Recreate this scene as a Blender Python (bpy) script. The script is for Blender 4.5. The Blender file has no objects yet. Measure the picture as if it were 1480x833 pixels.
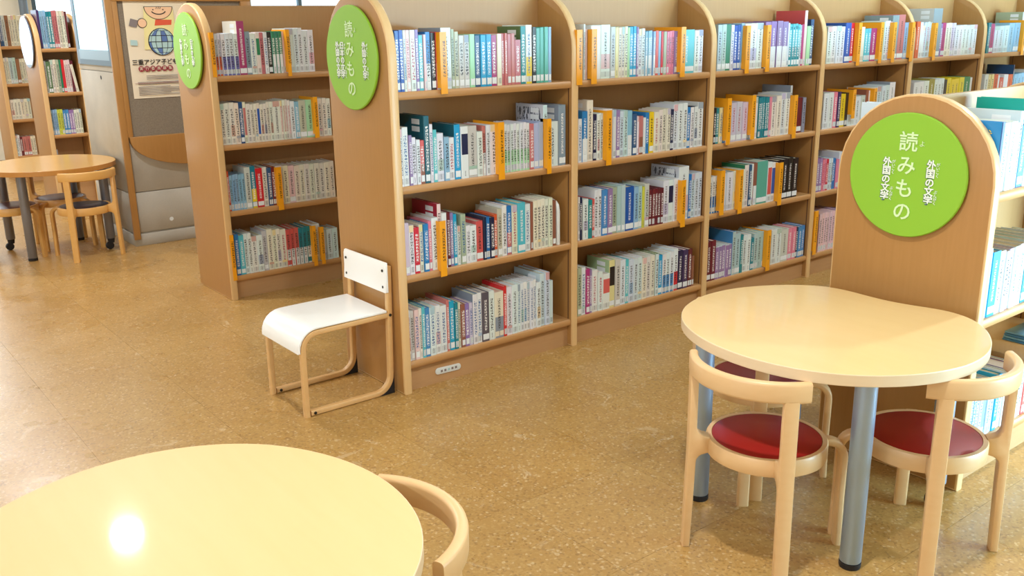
import bpy, bmesh, math, random
from mathutils import Vector, Matrix
random.seed(7)
sc = bpy.context.scene
COL = sc.collection
PI = math.pi
R = math.radians

# ------------------------------------------------------------------ camera
cam = bpy.data.cameras.new('camera'); cam_o = bpy.data.objects.new('camera', cam); COL.objects.link(cam_o)
pitch, yaw, roll = -0.2778, -0.6661, -0.0152
fw = Vector((-math.sin(yaw)*math.cos(pitch), math.cos(yaw)*math.cos(pitch), math.sin(pitch)))
rt = Vector((math.cos(yaw), math.sin(yaw), 0)); up = rt.cross(fw)
r2 = rt*math.cos(roll)+up*math.sin(roll); u2 = -rt*math.sin(roll)+up*math.cos(roll)
cam_o.matrix_world = Matrix(((r2.x, u2.x, -fw.x, -1.8131), (r2.y, u2.y, -fw.y, -3.0218), (r2.z, u2.z, -fw.z, 1.4382), (0, 0, 0, 1)))
cam.sensor_width = 36; cam.lens = 1347.49*36/1480; cam.clip_start = .05; cam.clip_end = 60
sc.camera = cam_o

# ------------------------------------------------------------------ world, light, exposure
wd = bpy.data.worlds.new('sky'); sc.world = wd; wd.use_nodes = True
wn = wd.node_tree.nodes; bg = wn['Background']
bg.inputs[0].default_value = (.72, .90, 1.0, 1); bg.inputs[1].default_value = 4.0
sc.view_settings.view_transform = 'Standard'; sc.view_settings.look = 'None'
sc.view_settings.gamma = 1; sc.view_settings.use_curve_mapping = False
sc.view_settings.exposure = -0.86
sc.cycles.max_bounces = 7; sc.cycles.diffuse_bounces = 4; sc.cycles.glossy_bounces = 3
sc.cycles.caustics_reflective = False; sc.cycles.caustics_refractive = False
sc.cycles.sample_clamp_indirect = 8

def area(name, loc, direction, sx, sy, power, color, shape='RECTANGLE', spread=PI):
    l = bpy.data.lights.new(name, 'AREA'); l.shape = shape; l.size = sx
    if shape == 'RECTANGLE': l.size_y = sy
    l.energy = power; l.color = color; l.spread = spread
    o = bpy.data.objects.new(name, l); COL.objects.link(o); o.location = loc
    o.rotation_euler = Vector(direction).to_track_quat('-Z', 'Y').to_euler()
    return o
# daylight through the south windows (behind and right of the camera) and the north windows
area('south_daylight', (4.0, -3.93, .70), (-.12, 1, -.06), 5.0, 1.05, 620, (.46, .80, 1.0), spread=R(120))
area('west_fill', (-4.93, -1.9, 1.6), (1, .15, -.1), 3.4, 1.5, 78, (.74, .88, 1.0))  # added fill light for the shelf interiors, from an invented west window
area('north_daylight', (3.6, 8.85, 1.95), (0, -1, -.15), 5.6, 1.1, 60, (.78, .92, 1.0))
area('northwest_daylight', (-2.4, 8.85, 1.7), (0, -1, -.15), 4.4, 1.7, 32, (.86, .95, 1.0))
# ceiling downlights, a regular grid; one of them is mirrored in the near table top
for i in range(4):
    for j in range(4):
        area('downlight_lamp', ((-3.91, -.61, 2.69, 7.1)[i], (-1.9, 2.15, 4.6, 7.6)[j], 2.585), (0, 0, -1), .14, .14, 66 if j == 0 else 56, (.97, .985, 1.0), 'DISK')

# ------------------------------------------------------------------ material helpers
def lin(c):
    return tuple(((x/255)/12.92 if x/255 <= .04045 else ((x/255+.055)/1.055)**2.4) for x in c)
class NT:
    def __init__(s, name):
        s.m = bpy.data.materials.new(name); s.m.use_nodes = True; s.t = s.m.node_tree; s.n = s.t.nodes; s.b = s.n['Principled BSDF']
    def add(s, typ, **kw):
        n = s.n.new(typ)
        for k, v in kw.items(): setattr(n, k, v)
        return n
    def link(s, a, b): s.t.links.new(a, b)
    def math(s, op, a, b=None, c=None):
        n = s.add('ShaderNodeMath', operation=op)
        for i, v in enumerate((a, b, c)):
            if v is None: continue
            if isinstance(v, (int, float)): n.inputs[i].default_value = v
            else: s.link(v, n.inputs[i])
        return n.outputs[0]
    def mix(s, f, a, b, blend='MIX'):
        n = s.add('ShaderNodeMix', data_type='RGBA', blend_type=blend)
        for i, v in ((0, f), (6, a), (7, b)):
            if isinstance(v, (int, float)): n.inputs[i].default_value = v
            elif isinstance(v, tuple): n.inputs[i].default_value = (*v[:3], 1)
            else: s.link(v, n.inputs[i])
        return n.outputs[2]
def plain(name, rgb, rough=.5, metal=0, coat=0, spec=.5, emit=None, es=1):
    t = NT(name); b = t.b
    b.inputs['Base Color'].default_value = (*lin(rgb), 1); b.inputs['Roughness'].default_value = rough
    b.inputs['Metallic'].default_value = metal; b.inputs['Coat Weight'].default_value = coat
    b.inputs['Specular IOR Level'].default_value = spec
    if emit: b.inputs['Emission Color'].default_value = (*lin(emit), 1); b.inputs['Emission Strength'].default_value = es
    return t.m
def wood(name, rgb, dark, scale=(30, 30, 2.2), rough=.42, coat=.15, amt=.5, coatrough=.25):
    t = NT(name)
    tc = t.add('ShaderNodeTexCoord'); mp = t.add('ShaderNodeMapping'); mp.inputs['Scale'].default_value = scale
    t.link(tc.outputs['Object'], mp.inputs[0])
    n1 = t.add('ShaderNodeTexNoise'); n1.inputs['Scale'].default_value = 3; n1.inputs['Detail'].default_value = 6; t.link(mp.outputs[0], n1.inputs['Vector'])
    n2 = t.add('ShaderNodeTexNoise'); n2.inputs['Scale'].default_value = 2.2; n2.inputs['Detail'].default_value = 2; t.link(tc.outputs['Object'], n2.inputs['Vector'])
    f = t.math('MULTIPLY', t.math('ADD', t.math('MULTIPLY', n1.outputs[0], .7), t.math('MULTIPLY', n2.outputs[0], .3)), amt*2)
    f = t.math('SUBTRACT', f, amt*.5)
    c = t.mix(f, lin(rgb), lin(dark)); t.link(c, t.b.inputs['Base Color'])
    t.b.inputs['Roughness'].default_value = rough; t.b.inputs['Coat Weight'].default_value = coat; t.b.inputs['Coat Roughness'].default_value = coatrough
    return t.m
M = {}
M['panel'] = wood('beech_laminate', (179, 131, 74), (161, 114, 57))
M['edge'] = wood('pale_beech_edge', (228, 190, 136), (212, 170, 112), rough=.38)
M['plinth'] = wood('plinth_board', (194, 152, 108), (178, 134, 88), scale=(2.2, 30, 30))
M['shelf'] = wood('shelf_board', (196, 148, 96), (180, 130, 76), scale=(2.2, 30, 30))
M['back'] = wood('back_board', (186, 143, 94), (172, 128, 78), scale=(30, 30, 2))
M['table'] = wood('maple_table_top', (236, 199, 143), (227, 187, 125), scale=(9, 1.2, 9), rough=.5, coat=.3, coatrough=.065)
M['table_edge'] = wood('maple_edge_band', (232, 208, 172), (220, 190, 150), scale=(3, 3, 30))
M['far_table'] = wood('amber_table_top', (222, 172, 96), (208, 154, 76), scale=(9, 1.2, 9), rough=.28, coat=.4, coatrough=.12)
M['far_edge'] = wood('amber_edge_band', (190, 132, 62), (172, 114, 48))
M['chair'] = wood('bent_beech', (230, 192, 142), (216, 172, 118), scale=(6, 6, 14), rough=.4)
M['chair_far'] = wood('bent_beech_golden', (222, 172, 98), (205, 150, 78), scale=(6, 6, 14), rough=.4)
M['chair_ply'] = wood('birch_frame', (222, 178, 120), (206, 158, 98), scale=(6, 6, 14), rough=.4)
M['red'] = plain('red_vinyl', (150, 24, 20), .42)
M['maroon'] = plain('maroon_vinyl', (84, 42, 38), .35)
M['navy'] = plain('dark_slate_vinyl', (52, 50, 62), .35)
M['steel'] = plain('satin_aluminium', (168, 192, 220), .42, metal=.7)
M['steel_far'] = plain('grey_painted_steel', (130, 132, 140), .4, metal=.6)
M['rubber'] = plain('black_rubber', (22, 22, 26), .6)
M['white'] = plain('white_laminate', (250, 251, 250), .3, coat=.2)
M['bolt'] = plain('dark_bolt', (52, 50, 44), .4, metal=.7)
M['green'] = plain('green_acrylic', (142, 193, 58), .4, coat=0, spec=.35)
M['slate'] = plain('slate_blue_acrylic', (92, 104, 128), .12, coat=1)
M['lettering'] = plain('pale_lettering', (214, 240, 190), .5)
M['lettering_white'] = plain('white_lettering', (240, 250, 240), .5)
M['lettering_shadow'] = plain('grey_blue_print', (70, 96, 110), .5)
M['black'] = plain('black_print', (24, 22, 26), .5)
M['yellow_print'] = plain('yellow_print', (250, 214, 70), .5)
M['plate'] = plain('white_plastic_plate', (222, 228, 228), .3)
M['bookend'] = plain('white_bookend', (226, 228, 226), .3)
M['paper'] = plain('page_paper', (226, 222, 210), .8)
M['booklet'] = plain('blue_booklet_cover', (70, 130, 176), .35)
M['booklet2'] = plain('pale_blue_booklet_cover', (120, 172, 204), .35)
M['pins'] = plain('dark_shelf_pin_holes', (96, 62, 40), .6)
M['label'] = plain('white_label', (232, 238, 242), .4)
M['wall'] = plain('cream_wall', (226, 222, 206), .8)
M['ceiling'] = plain('white_ceiling', (238, 236, 228), .9)
M['post'] = plain('grey_steel_post', (112, 124, 136), .4, metal=.4)
M['frame'] = plain('dark_window_frame', (74, 98, 114), .4)
M['glow_pane'] = plain('glowing_pane', (190, 226, 236), .3, emit=(190, 236, 246), es=1.7)  # emission puts the bright glass reflection into the material
M['low_band'] = plain('blue_grey_band', (112, 138, 152), .3)

def concrete():
    t = NT('fair_faced_concrete'); tc = t.add('ShaderNodeTexCoord')
    n = t.add('ShaderNodeTexNoise'); n.inputs['Scale'].default_value = 3.2; n.inputs['Detail'].default_value = 8; t.link(tc.outputs['Object'], n.inputs['Vector'])
    n2 = t.add('ShaderNodeTexNoise'); n2.inputs['Scale'].default_value = 90; n2.inputs['Detail'].default_value = 2; t.link(tc.outputs['Object'], n2.inputs['Vector'])
    c = t.mix(n.outputs[0], lin((156, 150, 138)), lin((204, 198, 184))); c = t.mix(t.math('MULTIPLY', n2.outputs[0], .18), c, lin((120, 112, 104)))
    t.link(c, t.b.inputs['Base Color']); t.b.inputs['Roughness'].default_value = .7
    return t.m
M['concrete'] = concrete()
def felt():
    t = NT('grey_felt'); tc = t.add('ShaderNodeTexCoord')
    n = t.add('ShaderNodeTexNoise'); n.inputs['Scale'].default_value = 160; n.inputs['Detail'].default_value = 3; t.link(tc.outputs['Object'], n.inputs['Vector'])
    t.link(t.mix(n.outputs[0], lin((112, 100, 86)), lin((152, 140, 122))), t.b.inputs['Base Color']); t.b.inputs['Roughness'].default_value = .95
    return t.m
M['felt'] = felt()
def floor_mat():
    t = NT('speckled_cork_tile'); tc = t.add('ShaderNodeTexCoord'); g = t.add('ShaderNodeNewGeometry'); oi = t.add('ShaderNodeObjectInfo')
    P = g.outputs['Position']
    def noise(sc_, det, rough=.5, dist=0, src=P):
        n = t.add('ShaderNodeTexNoise'); n.inputs['Scale'].default_value = sc_; n.inputs['Detail'].default_value = det; n.inputs['Roughness'].default_value = rough
        n.inputs['Distortion'].default_value = dist; t.link(src, n.inputs['Vector']); return n.outputs[0]
    v = t.add('ShaderNodeTexVoronoi'); v.inputs['Scale'].default_value = 150; t.link(P, v.inputs['Vector'])
    sepv = t.add('ShaderNodeSeparateColor'); t.link(v.outputs['Color'], sepv.inputs[0])
    base = t.mix(noise(2.0, 4), lin((161, 119, 58)), lin((184, 143, 78)))
    base = t.mix(t.math('MULTIPLY', oi.outputs['Random'], .22), base, lin((206, 168, 108)))
    base = t.mix(t.math('MULTIPLY', t.math('SUBTRACT', sepv.outputs[0], .5), .45), base, lin((226, 192, 132)))
    base = t.mix(t.math('MULTIPLY', t.math('GREATER_THAN', sepv.outputs[1], .88), .36), base, lin((112, 74, 38)))
    base = t.mix(t.math('MULTIPLY', t.math('GREATER_THAN', sepv.outputs[2], .955), .24), base, lin((250, 232, 196)))
    sc_n = noise(7, 9, .7, 1.2)
    base = t.mix(t.math('MULTIPLY', t.math('GREATER_THAN', sc_n, .63), .22), base, lin((240, 222, 190)))
    t.link(base, t.b.inputs['Base Color'])
    r = t.math('ADD', t.math('MULTIPLY', noise(5, 5), .28), .16); t.link(r, t.b.inputs['Roughness'])
    t.b.inputs['Coat Weight'].default_value = .22; t.b.inputs['Coat Roughness'].default_value = .3
    b = t.add('ShaderNodeBump'); b.inputs['Strength'].default_value = .06; b.inputs['Distance'].default_value = .002; t.link(noise(60, 3), b.inputs['Height']); t.link(b.outputs[0], t.b.inputs['Normal'])
    return t.m
M['floor'] = floor_mat()
M['joint'] = plain('tile_joint', (140, 106, 62), .7)
def book_mat():
    t = NT('printed_book_cover')
    col = t.add('ShaderNodeAttribute', attribute_name='Cover'); ink = t.add('ShaderNodeAttribute', attribute_name='Ink'); uv = t.add('ShaderNodeUVMap', uv_map='Print')
    s = t.add('ShaderNodeSeparateXYZ'); t.link(uv.outputs[0], s.inputs[0])
    u, v = s.outputs[0], s.outputs[1]
    comb = t.add('ShaderNodeCombineXYZ'); t.link(t.math('MULTIPLY', u, 1.35), comb.inputs[0]); t.link(t.math('MULTIPLY', v, 2.7), comb.inputs[1])
    n = t.add('ShaderNodeTexNoise', noise_dimensions='2D'); n.inputs['Scale'].default_value = 1.0; n.inputs['Detail'].default_value = 1.5; t.link(comb.outputs[0], n.inputs['Vector'])
    m = t.math('GREATER_THAN', n.outputs[0], .49)
    m = t.math('MULTIPLY', m, t.math('LESS_THAN', t.math('FRACT', v), .80))
    m = t.math('MULTIPLY', m, t.math('LESS_THAN', t.math('ABSOLUTE', u), 1.0))
    m = t.math('MULTIPLY', m, ink.outputs['Alpha'])
    c = t.mix(m, (0, 0, 0), (0, 0, 0)); mx = c.node
    t.link(col.outputs['Color'], mx.inputs[6]); t.link(ink.outputs['Color'], mx.inputs[7])
    t.link(c, t.b.inputs['Base Color']); t.b.inputs['Roughness'].default_value = .32; t.b.inputs['Coat Weight'].default_value = .25; t.b.inputs['Coat Roughness'].default_value = .2
    return t.m
M['book'] = book_mat()

# ------------------------------------------------------------------ geometry helpers
def link(name, me, mats, parent=None, loc=None):
    o = bpy.data.objects.new(name, me); COL.objects.link(o)
    for m in (mats if isinstance(mats, (list, tuple)) else [mats]): me.materials.append(M[m])
    if parent: o.parent = parent
    if loc: o.location = loc
    return o
def tag(o, label=None, cat=None, group=None, kind=None):
    if label: o['label'] = label
    if cat: o['category'] = cat
    if group: o['group'] = group
    if kind: o['kind'] = kind
    return o
def empty(name, loc=(0, 0, 0), rz=0):
    o = bpy.data.objects.new(name, None); COL.objects.link(o); o.location = loc; o.rotation_euler = (0, 0, rz); o.empty_display_size = .05; return o
def box(name, x0, x1, y0, y1, z0, z1, mat, parent=None, bev=0, seg=2):
    me = bpy.data.meshes.new(name)
    vs = [(x, y, z) for z in (z0, z1) for y in (y0, y1) for x in (x0, x1)]
    fs = [(0, 2, 3, 1), (4, 5, 7, 6), (0, 1, 5, 4), (2, 6, 7, 3), (0, 4, 6, 2), (1, 3, 7, 5)]
    me.from_pydata(vs, [], fs)
    if bev:
        bm = bmesh.new(); bm.from_mesh(me); bmesh.ops.bevel(bm, geom=bm.edges[:], offset=bev, segments=seg, affect='EDGES', profile=.5)
        for f in bm.faces: f.smooth = True
        bm.to_mesh(me); bm.free()
    o = link(name, me, mat, parent)
    return o
def sharp(o, ang=35):
    for pl in o.data.polygons: pl.use_smooth = True
    o.data.set_sharp_from_angle(angle=R(ang)); return o
def prism(name, pts, axis, a, b, mats, parent=None, bev=0, rim=None, seg=3):
    """extrude the closed outline pts (2D) along axis between a and b; rim = material index of the side faces"""
    def P(u, v, w): return {'x': (w, u, v), 'y': (u, w, v), 'z': (u, v, w)}[axis]
    bm = bmesh.new(); n = len(pts)
    A = [bm.verts.new(P(u, v, a)) for u, v in pts]; B = [bm.verts.new(P(u, v, b)) for u, v in pts]
    fa = bm.faces.new(A); fb = bm.faces.new(B[::-1])
    for i in range(n):
        f = bm.faces.new((A[i], B[i], B[(i+1) % n], A[(i+1) % n]))
        if rim is not None: f.material_index = rim
    bmesh.ops.recalc_face_normals(bm, faces=bm.faces[:])
    if bev:
        es = list(fa.edges)+list(fb.edges)
        bmesh.ops.bevel(bm, geom=es, offset=bev, segments=seg, affect='EDGES', profile=.5, material=(rim if rim is not None else -1))
    me = bpy.data.meshes.new(name); bm.to_mesh(me); bm.free()
    o = link(name, me, mats, parent); return sharp(o)
def sweep(name, path, w, t, mat, parent=None, up=(0, 0, 1), bev=.3, mat2=None):
    """sweep a rounded rectangle (w along 'side', t along the local normal) along a polyline"""
    path = [Vector(p) for p in path]; up = Vector(up)
    sec = []; c = bev*min(w, t)
    for sx, sy in ((1, 1), (-1, 1), (-1, -1), (1, -1)):
        cx, cy = sx*(w/2-c), sy*(t/2-c); base = {(1, 1): 0, (-1, 1): 90, (-1, -1): 180, (1, -1): 270}[(sx, sy)]
        for k in range(4): a = R(base+30*k); sec.append((cx+c*math.cos(a), cy+c*math.sin(a)))
    bm = bmesh.new(); rings = []
    for i, p in enumerate(path):
        d = (path[min(i+1, len(path)-1)]-path[max(i-1, 0)]).normalized()
        s = d.cross(up).normalized() if abs(d.dot(up)) < .999 else Vector((1, 0, 0)); nn = s.cross(d).normalized()
        # s = in-plane side, nn = the 'up' of the section
        k = 1
        if 0 < i < len(path)-1:
            a = (path[i]-path[i-1]).normalized(); b = (path[i+1]-path[i]).normalized(); k = 1/max(.5, math.cos(a.angle(b)/2))
        rings.append([bm.verts.new(p+nn*u+s*v*k) for u, v in sec])
    for A, B in zip(rings, rings[1:]):
        n = len(sec)
        for i in range(n): bm.faces.new((A[i], A[(i+1) % n], B[(i+1) % n], B[i]))
    bm.faces.new(rings[0]); bm.faces.new(rings[-1][::-1])
    bmesh.ops.recalc_face_normals(bm, faces=bm.faces[:])
    me = bpy.data.meshes.new(name); bm.to_mesh(me); bm.free()
    return sharp(link(name, me, mat, parent), 50)
def lathe(name, prof, mats, parent=None, loc=(0, 0, 0), seg=32, axis='z', midx=None):
    bm = bmesh.new(); rings = []
    for r, z in prof:
        if r < 1e-6: rings.append([bm.verts.new((0, 0, z))])
        else: rings.append([bm.verts.new((r*math.cos(2*PI*k/seg), r*math.sin(2*PI*k/seg), z)) for k in range(seg)])
    for j, (A, B) in enumerate(zip(rings, rings[1:])):
        for k in range(seg):
            a, b = A[k % len(A)], A[(k+1) % len(A)]; c, d = B[(k+1) % len(B)], B[k % len(B)]
            vs = []
            for q in (a, b, c, d):
                if q not in vs: vs.append(q)
            if len(vs) > 2:
                f = bm.faces.new(vs)
                if midx: f.material_index = midx[j]
    bmesh.ops.recalc_face_normals(bm, faces=bm.faces[:])
    if axis == 'x': bmesh.ops.rotate(bm, verts=bm.verts[:], cent=(0, 0, 0), matrix=Matrix.Rotation(-PI/2, 3, 'Y'))   # z -> -x
    if axis == 'y': bmesh.ops.rotate(bm, verts=bm.verts[:], cent=(0, 0, 0), matrix=Matrix.Rotation(PI/2, 3, 'X'))    # z -> -y
    me = bpy.data.meshes.new(name); bm.to_mesh(me); bm.free()
    return sharp(link(name, me, mats, parent, loc), 40)
def text(name, body, size, loc, mat, parent, facing='-x', spacing=1.0, depth=.0006, align='CENTER', bold=0):
    c = bpy.data.curves.new(name, 'FONT'); c.body = body; c.size = size; c.space_line = spacing; c.align_x = align; c.align_y = 'CENTER'; c.extrude = depth; c.resolution_u = 3; c.offset = bold
    o = bpy.data.objects.new(name, c); COL.objects.link(o)
    bpy.context.view_layer.update()
    me = bpy.data.meshes.new_from_object(o.evaluated_get(bpy.context.evaluated_depsgraph_get()))
    bpy.data.objects.remove(o)
    R3 = Matrix(((0, 0, -1), (-1, 0, 0), (0, 1, 0))) if facing == '-x' else Matrix(((1, 0, 0), (0, 0, -1), (0, 1, 0)))
    me.transform(R3.to_4x4()); me.transform(Matrix.Translation(loc))
    me.materials.clear()
    return link(name, me, mat, parent)
# ------------------------------------------------------------------ the setting
tag(box('floor', -5, 8.5, -4.1, 9.1, -.12, -.0025, 'joint'), kind='structure')
fl = bpy.data.objects['floor']
T = .457
tile_me = None
for i in range(-5, 8):
    for j in range(-2, 13):
        x0 = .704-T*2+T*i-T*.0; y0 = -1.9+T*j
        if i < -2 and j < 1: continue
        if i > 3 and j > 3: continue
        if j > 9 and i > 0: continue
        if j > 10 and i < -4: continue
        if tile_me is None:
            o = box('floor_tile', 0, T-.0007, 0, T-.0007, -.0024, 0, 'floor', fl); tile_me = o.data
        else:
            o = bpy.data.objects.new('floor_tile', tile_me); COL.objects.link(o); o.parent = fl
        o.location = (x0, y0, 0)
# beyond the single tiles the same flooring goes on
def floor_rest():
    bm = bmesh.new()
    for i in range(-13, 18):
        for j in range(-6, 25):
            x0 = .704-T*2+T*i; y0 = -1.9+T*j
            single = (-5 <= i < 8 and -2 <= j < 13) and not ((i < -2 and j < 1) or (i > 3 and j > 3) or (j > 9 and i > 0) or (j > 10 and i < -4))
            if single or x0 < -4.95 or x0+T > 8.45 or y0 < -3.99 or y0+T > 9.05: continue
            vs = [bm.verts.new(p) for p in ((x0, y0, 0), (x0+T-.0007, y0, 0), (x0+T-.0007, y0+T-.0007, 0), (x0, y0+T-.0007, 0))]
            bm.faces.new(vs)
            lo = [bm.verts.new((v.co.x, v.co.y, -.0024)) for v in vs]
            for k in range(4): bm.faces.new((vs[k], lo[k], lo[(k+1) % 4], vs[(k+1) % 4]))
    bmesh.ops.recalc_face_normals(bm, faces=bm.faces[:])
    me = bpy.data.meshes.new('distant_floor_tile'); bm.to_mesh(me); bm.free()
    tag(link('floor_tiling', me, 'floor', fl), kind='stuff')
floor_rest()
tag(box('ceiling', -5, 8.5, -4.1, 9.1, 2.6, 2.72, 'ceiling'), kind='structure')
ww = tag(empty('wall_west'), kind='structure')
for (a, b, c_, d_) in ((-4.1, -3.7, 0, 2.6), (-.1, 9.1, 0, 2.6), (-3.7, -.1, 0, .8), (-3.7, -.1, 2.4, 2.6)): box('wall_section', -5.1, -5, a, b, c_, d_, 'wall', ww)
wf = tag(empty('window_5'), kind='structure')  # unseen window, added to go with the west fill light
for y_ in (-3.68, -2.5, -1.3, -.12): box('window_frame', -5.08, -5.02, y_-.025, y_+.025, .8, 2.4, 'frame', wf)
for z_ in (.8, 2.35): box('window_frame', -5.08, -5.02, -3.7, -.1, z_, z_+.05, 'frame', wf)
tag(box('wall_east', 8.5, 8.6, -4.1, 9.1, 0, 2.6, 'wall'), kind='structure')
def wall_with_window(name, wname, y0, y1, xs, z0, z1, xa, xb, pane_y):
    """xs = window openings [(x0,x1,n_bays)]"""
    w = tag(empty(name), kind='structure')
    cur = xa
    for (a, b, n) in xs:
        box('wall_section', cur, a, y0, y1, 0, 2.6, 'wall', w); cur = b
        box('wall_section', a, b, y0, y1, 0, z0, 'wall', w); box('wall_section', a, b, y0, y1, z1, 2.6, 'wall', w)
    box('wall_section', cur, xb, y0, y1, 0, 2.6, 'wall', w)
    for q, (a, b, n) in enumerate(xs):
        r = tag(empty('%s_%d' % (wname[0], wname[1]+q)), kind='structure')
        for k in range(n+1):
            x = a+(b-a)*k/n; x = min(max(x, a+.025), b-.025)
            box('window_frame', x-.025, x+.025, pane_y-.03, pane_y+.03, z0, z1, 'frame', r)
        box('window_frame', a, b, pane_y-.03, pane_y+.03, z0, z0+.05, 'frame', r); box('window_frame', a, b, pane_y-.03, pane_y+.03, z1-.05, z1, 'frame', r)
wall_with_window('wall_south', ('window', 1), -4.1, -4.0, [(1.4, 6.6, 5)], .12, 1.3, -5, 8.5, -4.05)
wall_with_window('wall_north', ('window', 2), 9.0, 9.1, [(-4.7, .1, 4), (.78, 6.6, 7)], 1.0, 2.45, -5, 8.5, 9.06)
lathe('window_post', [(0, 0), (.045, 0), (.045, 2.6), (0, 2.6)], 'post', None, (.675, 8.92, 0), 20)
tag(bpy.data.objects['window_post'], kind='structure')

# concrete pier with the notice board on its south face and a self-glowing glass panel on its west face
pier = tag(empty('wall_pier'), kind='structure')
PX0, PX1, PY0, PY1 = .011, .99, 3.444, 4.25
box('concrete_core', PX0+.01, PX1-.01, PY0+.012, PY1-.01, 0, 2.6, 'concrete', pier)
for (a, b) in ((0, .082), (.094, .365), (.370, 1.16), (1.165, 2.6)):
    if a < 1: box('concrete_panel', PX0, PX1, PY0, PY0+.014, a, b, 'concrete', pier, .002, 1)
    else: box('concrete_panel', PX0, PX1, PY0, PY0+.014, a, b, 'concrete', pier, .002, 1)
    if a < 1.1: box('concrete_panel', PX0-.0005, PX0+.014, PY0+.0145, PY1, a, b, 'concrete', pier, .002, 1)
box('concrete_panel', PX0-.0005, PX0+.014, PY0+.0145, PY1, 1.165, 1.2, 'concrete', pier)
box('concrete_panel', PX0-.0005, PX0+.014, PY0+.0145, PY0+.04, 1.2, 2.6, 'concrete', pier)
for z, y in ((.62, 3.8), (1.12, 3.75), (.62, 4.1), (.2, 3.8)): lathe('form_tie_hole', [(0, 0), (.012, 0), (.014, .0015), (0, .0015)], 'rubber' if z > 1 else 'concrete', pier, (PX0, y, z), 14, 'x')
lathe('form_tie_hole', [(0, 0), (.012, 0), (.014, .0015), (0, .0015)], 'plate', pier, (.27, PY0, .16), 14, 'y')
gl = tag(empty('window_4'), kind='structure')
box('window_frame', PX0-.006, PX0+.012, 3.455, 3.487, 1.2, 2.3, 'frame', gl)
box('window_frame', PX0-.006, PX0+.012, 4.19, 4.25, 1.2, 2.3, 'post', gl)
box('window_frame', PX0-.006, PX0+.012, 3.487, 4.19, 1.2, 1.235, 'frame', gl)
box('window_frame', PX0-.006, PX0+.012, 3.487, 4.19, 1.235, 1.30, 'low_band', gl)
box('pane', PX0+.001, PX0+.009, 3.487, 4.19, 1.30, 2.3, 'glow_pane', gl)  # pane glows by itself in place of a reflection

nb = tag(empty('notice_board', (0, PY0, 0)), 'wood-framed grey felt notice board on the concrete pier, with a bowed lower apron', 'notice board')
box('corner_post', .002, .044, -.022, .0, .05, 2.2, 'panel', nb, .002)
box('frame_strip', .044, .076, -.024, 0, .74, 1.62, 'panel', nb, .002)
box('frame_strip', .044, .97, -.028, 0, 1.605, 1.69, 'panel', nb, .002)
box('frame_strip', .90, .97, -.028, 0, .74, 1.605, 'panel', nb, .002)
box('felt_panel', .076, .90, -.008, 0, .74, 1.605, 'felt', nb)
prism('bowed_apron', [(.05, .742), (.97, .742)]+[(.51+.46*math.cos(a), .735-.205*math.sin(a)**.9) for a in [PI*k/24 for k in range(0, 25)]], 'y', -.04, 0, 'panel', nb, .003)
box('slot', .62, .70, -.0285, -.027, 1.618, 1.625, 'rubber', nb)

# poster pinned on the board
po = tag(empty('poster', (0, PY0-.0085, 0)), 'creased cream event poster with globe drawing and Japanese lettering pinned on grey felt board', 'poster')
def paper():
    bm = bmesh.new(); nx, nz = 10, 16; V = {}
    for i in range(nx+1):
        for j in range(nz+1):
            x = .115+.415*i/nx; z = .988+.625*j/nz
            V[i, j] = bm.verts.new((x, -.003-.0015*math.sin(i*1.3+j*.4)-(.003 if j in (6, 11) else 0), z))
    for i in range(nx):
        for j in range(nz): bm.faces.new((V[i, j], V[i+1, j], V[i+1, j+1], V[i, j+1]))
    me = bpy.data.meshes.new('sheet'); bm.to_mesh(me); bm.free(); return me
M['poster'] = plain('cream_poster_paper', (236, 222, 196), .6)
M['skin_print'] = plain('peach_print', (242, 198, 160), .6); M['orange_print'] = plain('orange_red_print', (222, 92, 60), .6)
M['blue_print'] = plain('blue_print', (92, 120, 176), .6); M['aqua_print'] = plain('pale_aqua_print', (176, 206, 206), .6)
M['maroon_print'] = plain('maroon_print', (150, 44, 60), .6); M['yellow2'] = plain('pale_yellow_print', (238, 226, 160), .6); M['grey_print'] = plain('grey_print', (132, 122, 122), .6)
sharp(link('sheet', paper(), 'poster', po), 80)
def flat(name, pts, y, mat, par): return prism(name, pts, 'y', y-.0012, y, mat, par)
def circ(cx, cz, r, n=24, a0=0, a1=360, rz=None): return [(cx+r*math.cos(R(a0+(a1-a0)*k/n)), cz+(rz or r)*math.sin(R(a0+(a1-a0)*k/n))) for k in range(n+(0 if a1-a0 == 360 else 1))]
Y_ = -.0085
flat('printed_patch', [(.22, 1.3), (.44, 1.3), (.43, 1.56), (.24, 1.56)], Y_, 'yellow2', po)
flat('printed_face', circ(.335, 1.572, .094, 20, 180, 360, .083), Y_-.001, 'black', po); flat('printed_face', circ(.335, 1.569, .089, 20, 180, 360, .076), Y_-.002, 'skin_print', po)
flat('printed_smile', [(.335+.05*math.cos(R(a)), 1.548+.028*math.sin(R(a))) for a in range(200, 341, 10)]+[(.335+.045*math.cos(R(a)), 1.552+.026*math.sin(R(a))) for a in range(340, 199, -10)], Y_-.0032, 'black', po)
for x in (.30, .365): flat('printed_eye', circ(x, 1.552, .004, 10), Y_-.0032, 'black', po)
for x in (.325, .338, .350): flat('printed_hair', [(x, 1.57), (x+.003, 1.57), (x-.004, 1.556), (x-.007, 1.556)], Y_-.0032, 'black', po)
flat('printed_hand', circ(.222, 1.468, .031, 20), Y_-.001, 'black', po); flat('printed_hand', circ(.222, 1.468, .027, 20), Y_-.002, 'skin_print', po)
flat('printed_badge', [(.30, 1.452), (.41, 1.456), (.415, 1.487), (.31, 1.49)], Y_-.002, 'orange_print', po)
flat('printed_globe', circ(.335, 1.348, .088, 30), Y_-.001, 'black', po)
gx, gz, gr = .335, 1.348, .084
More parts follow.
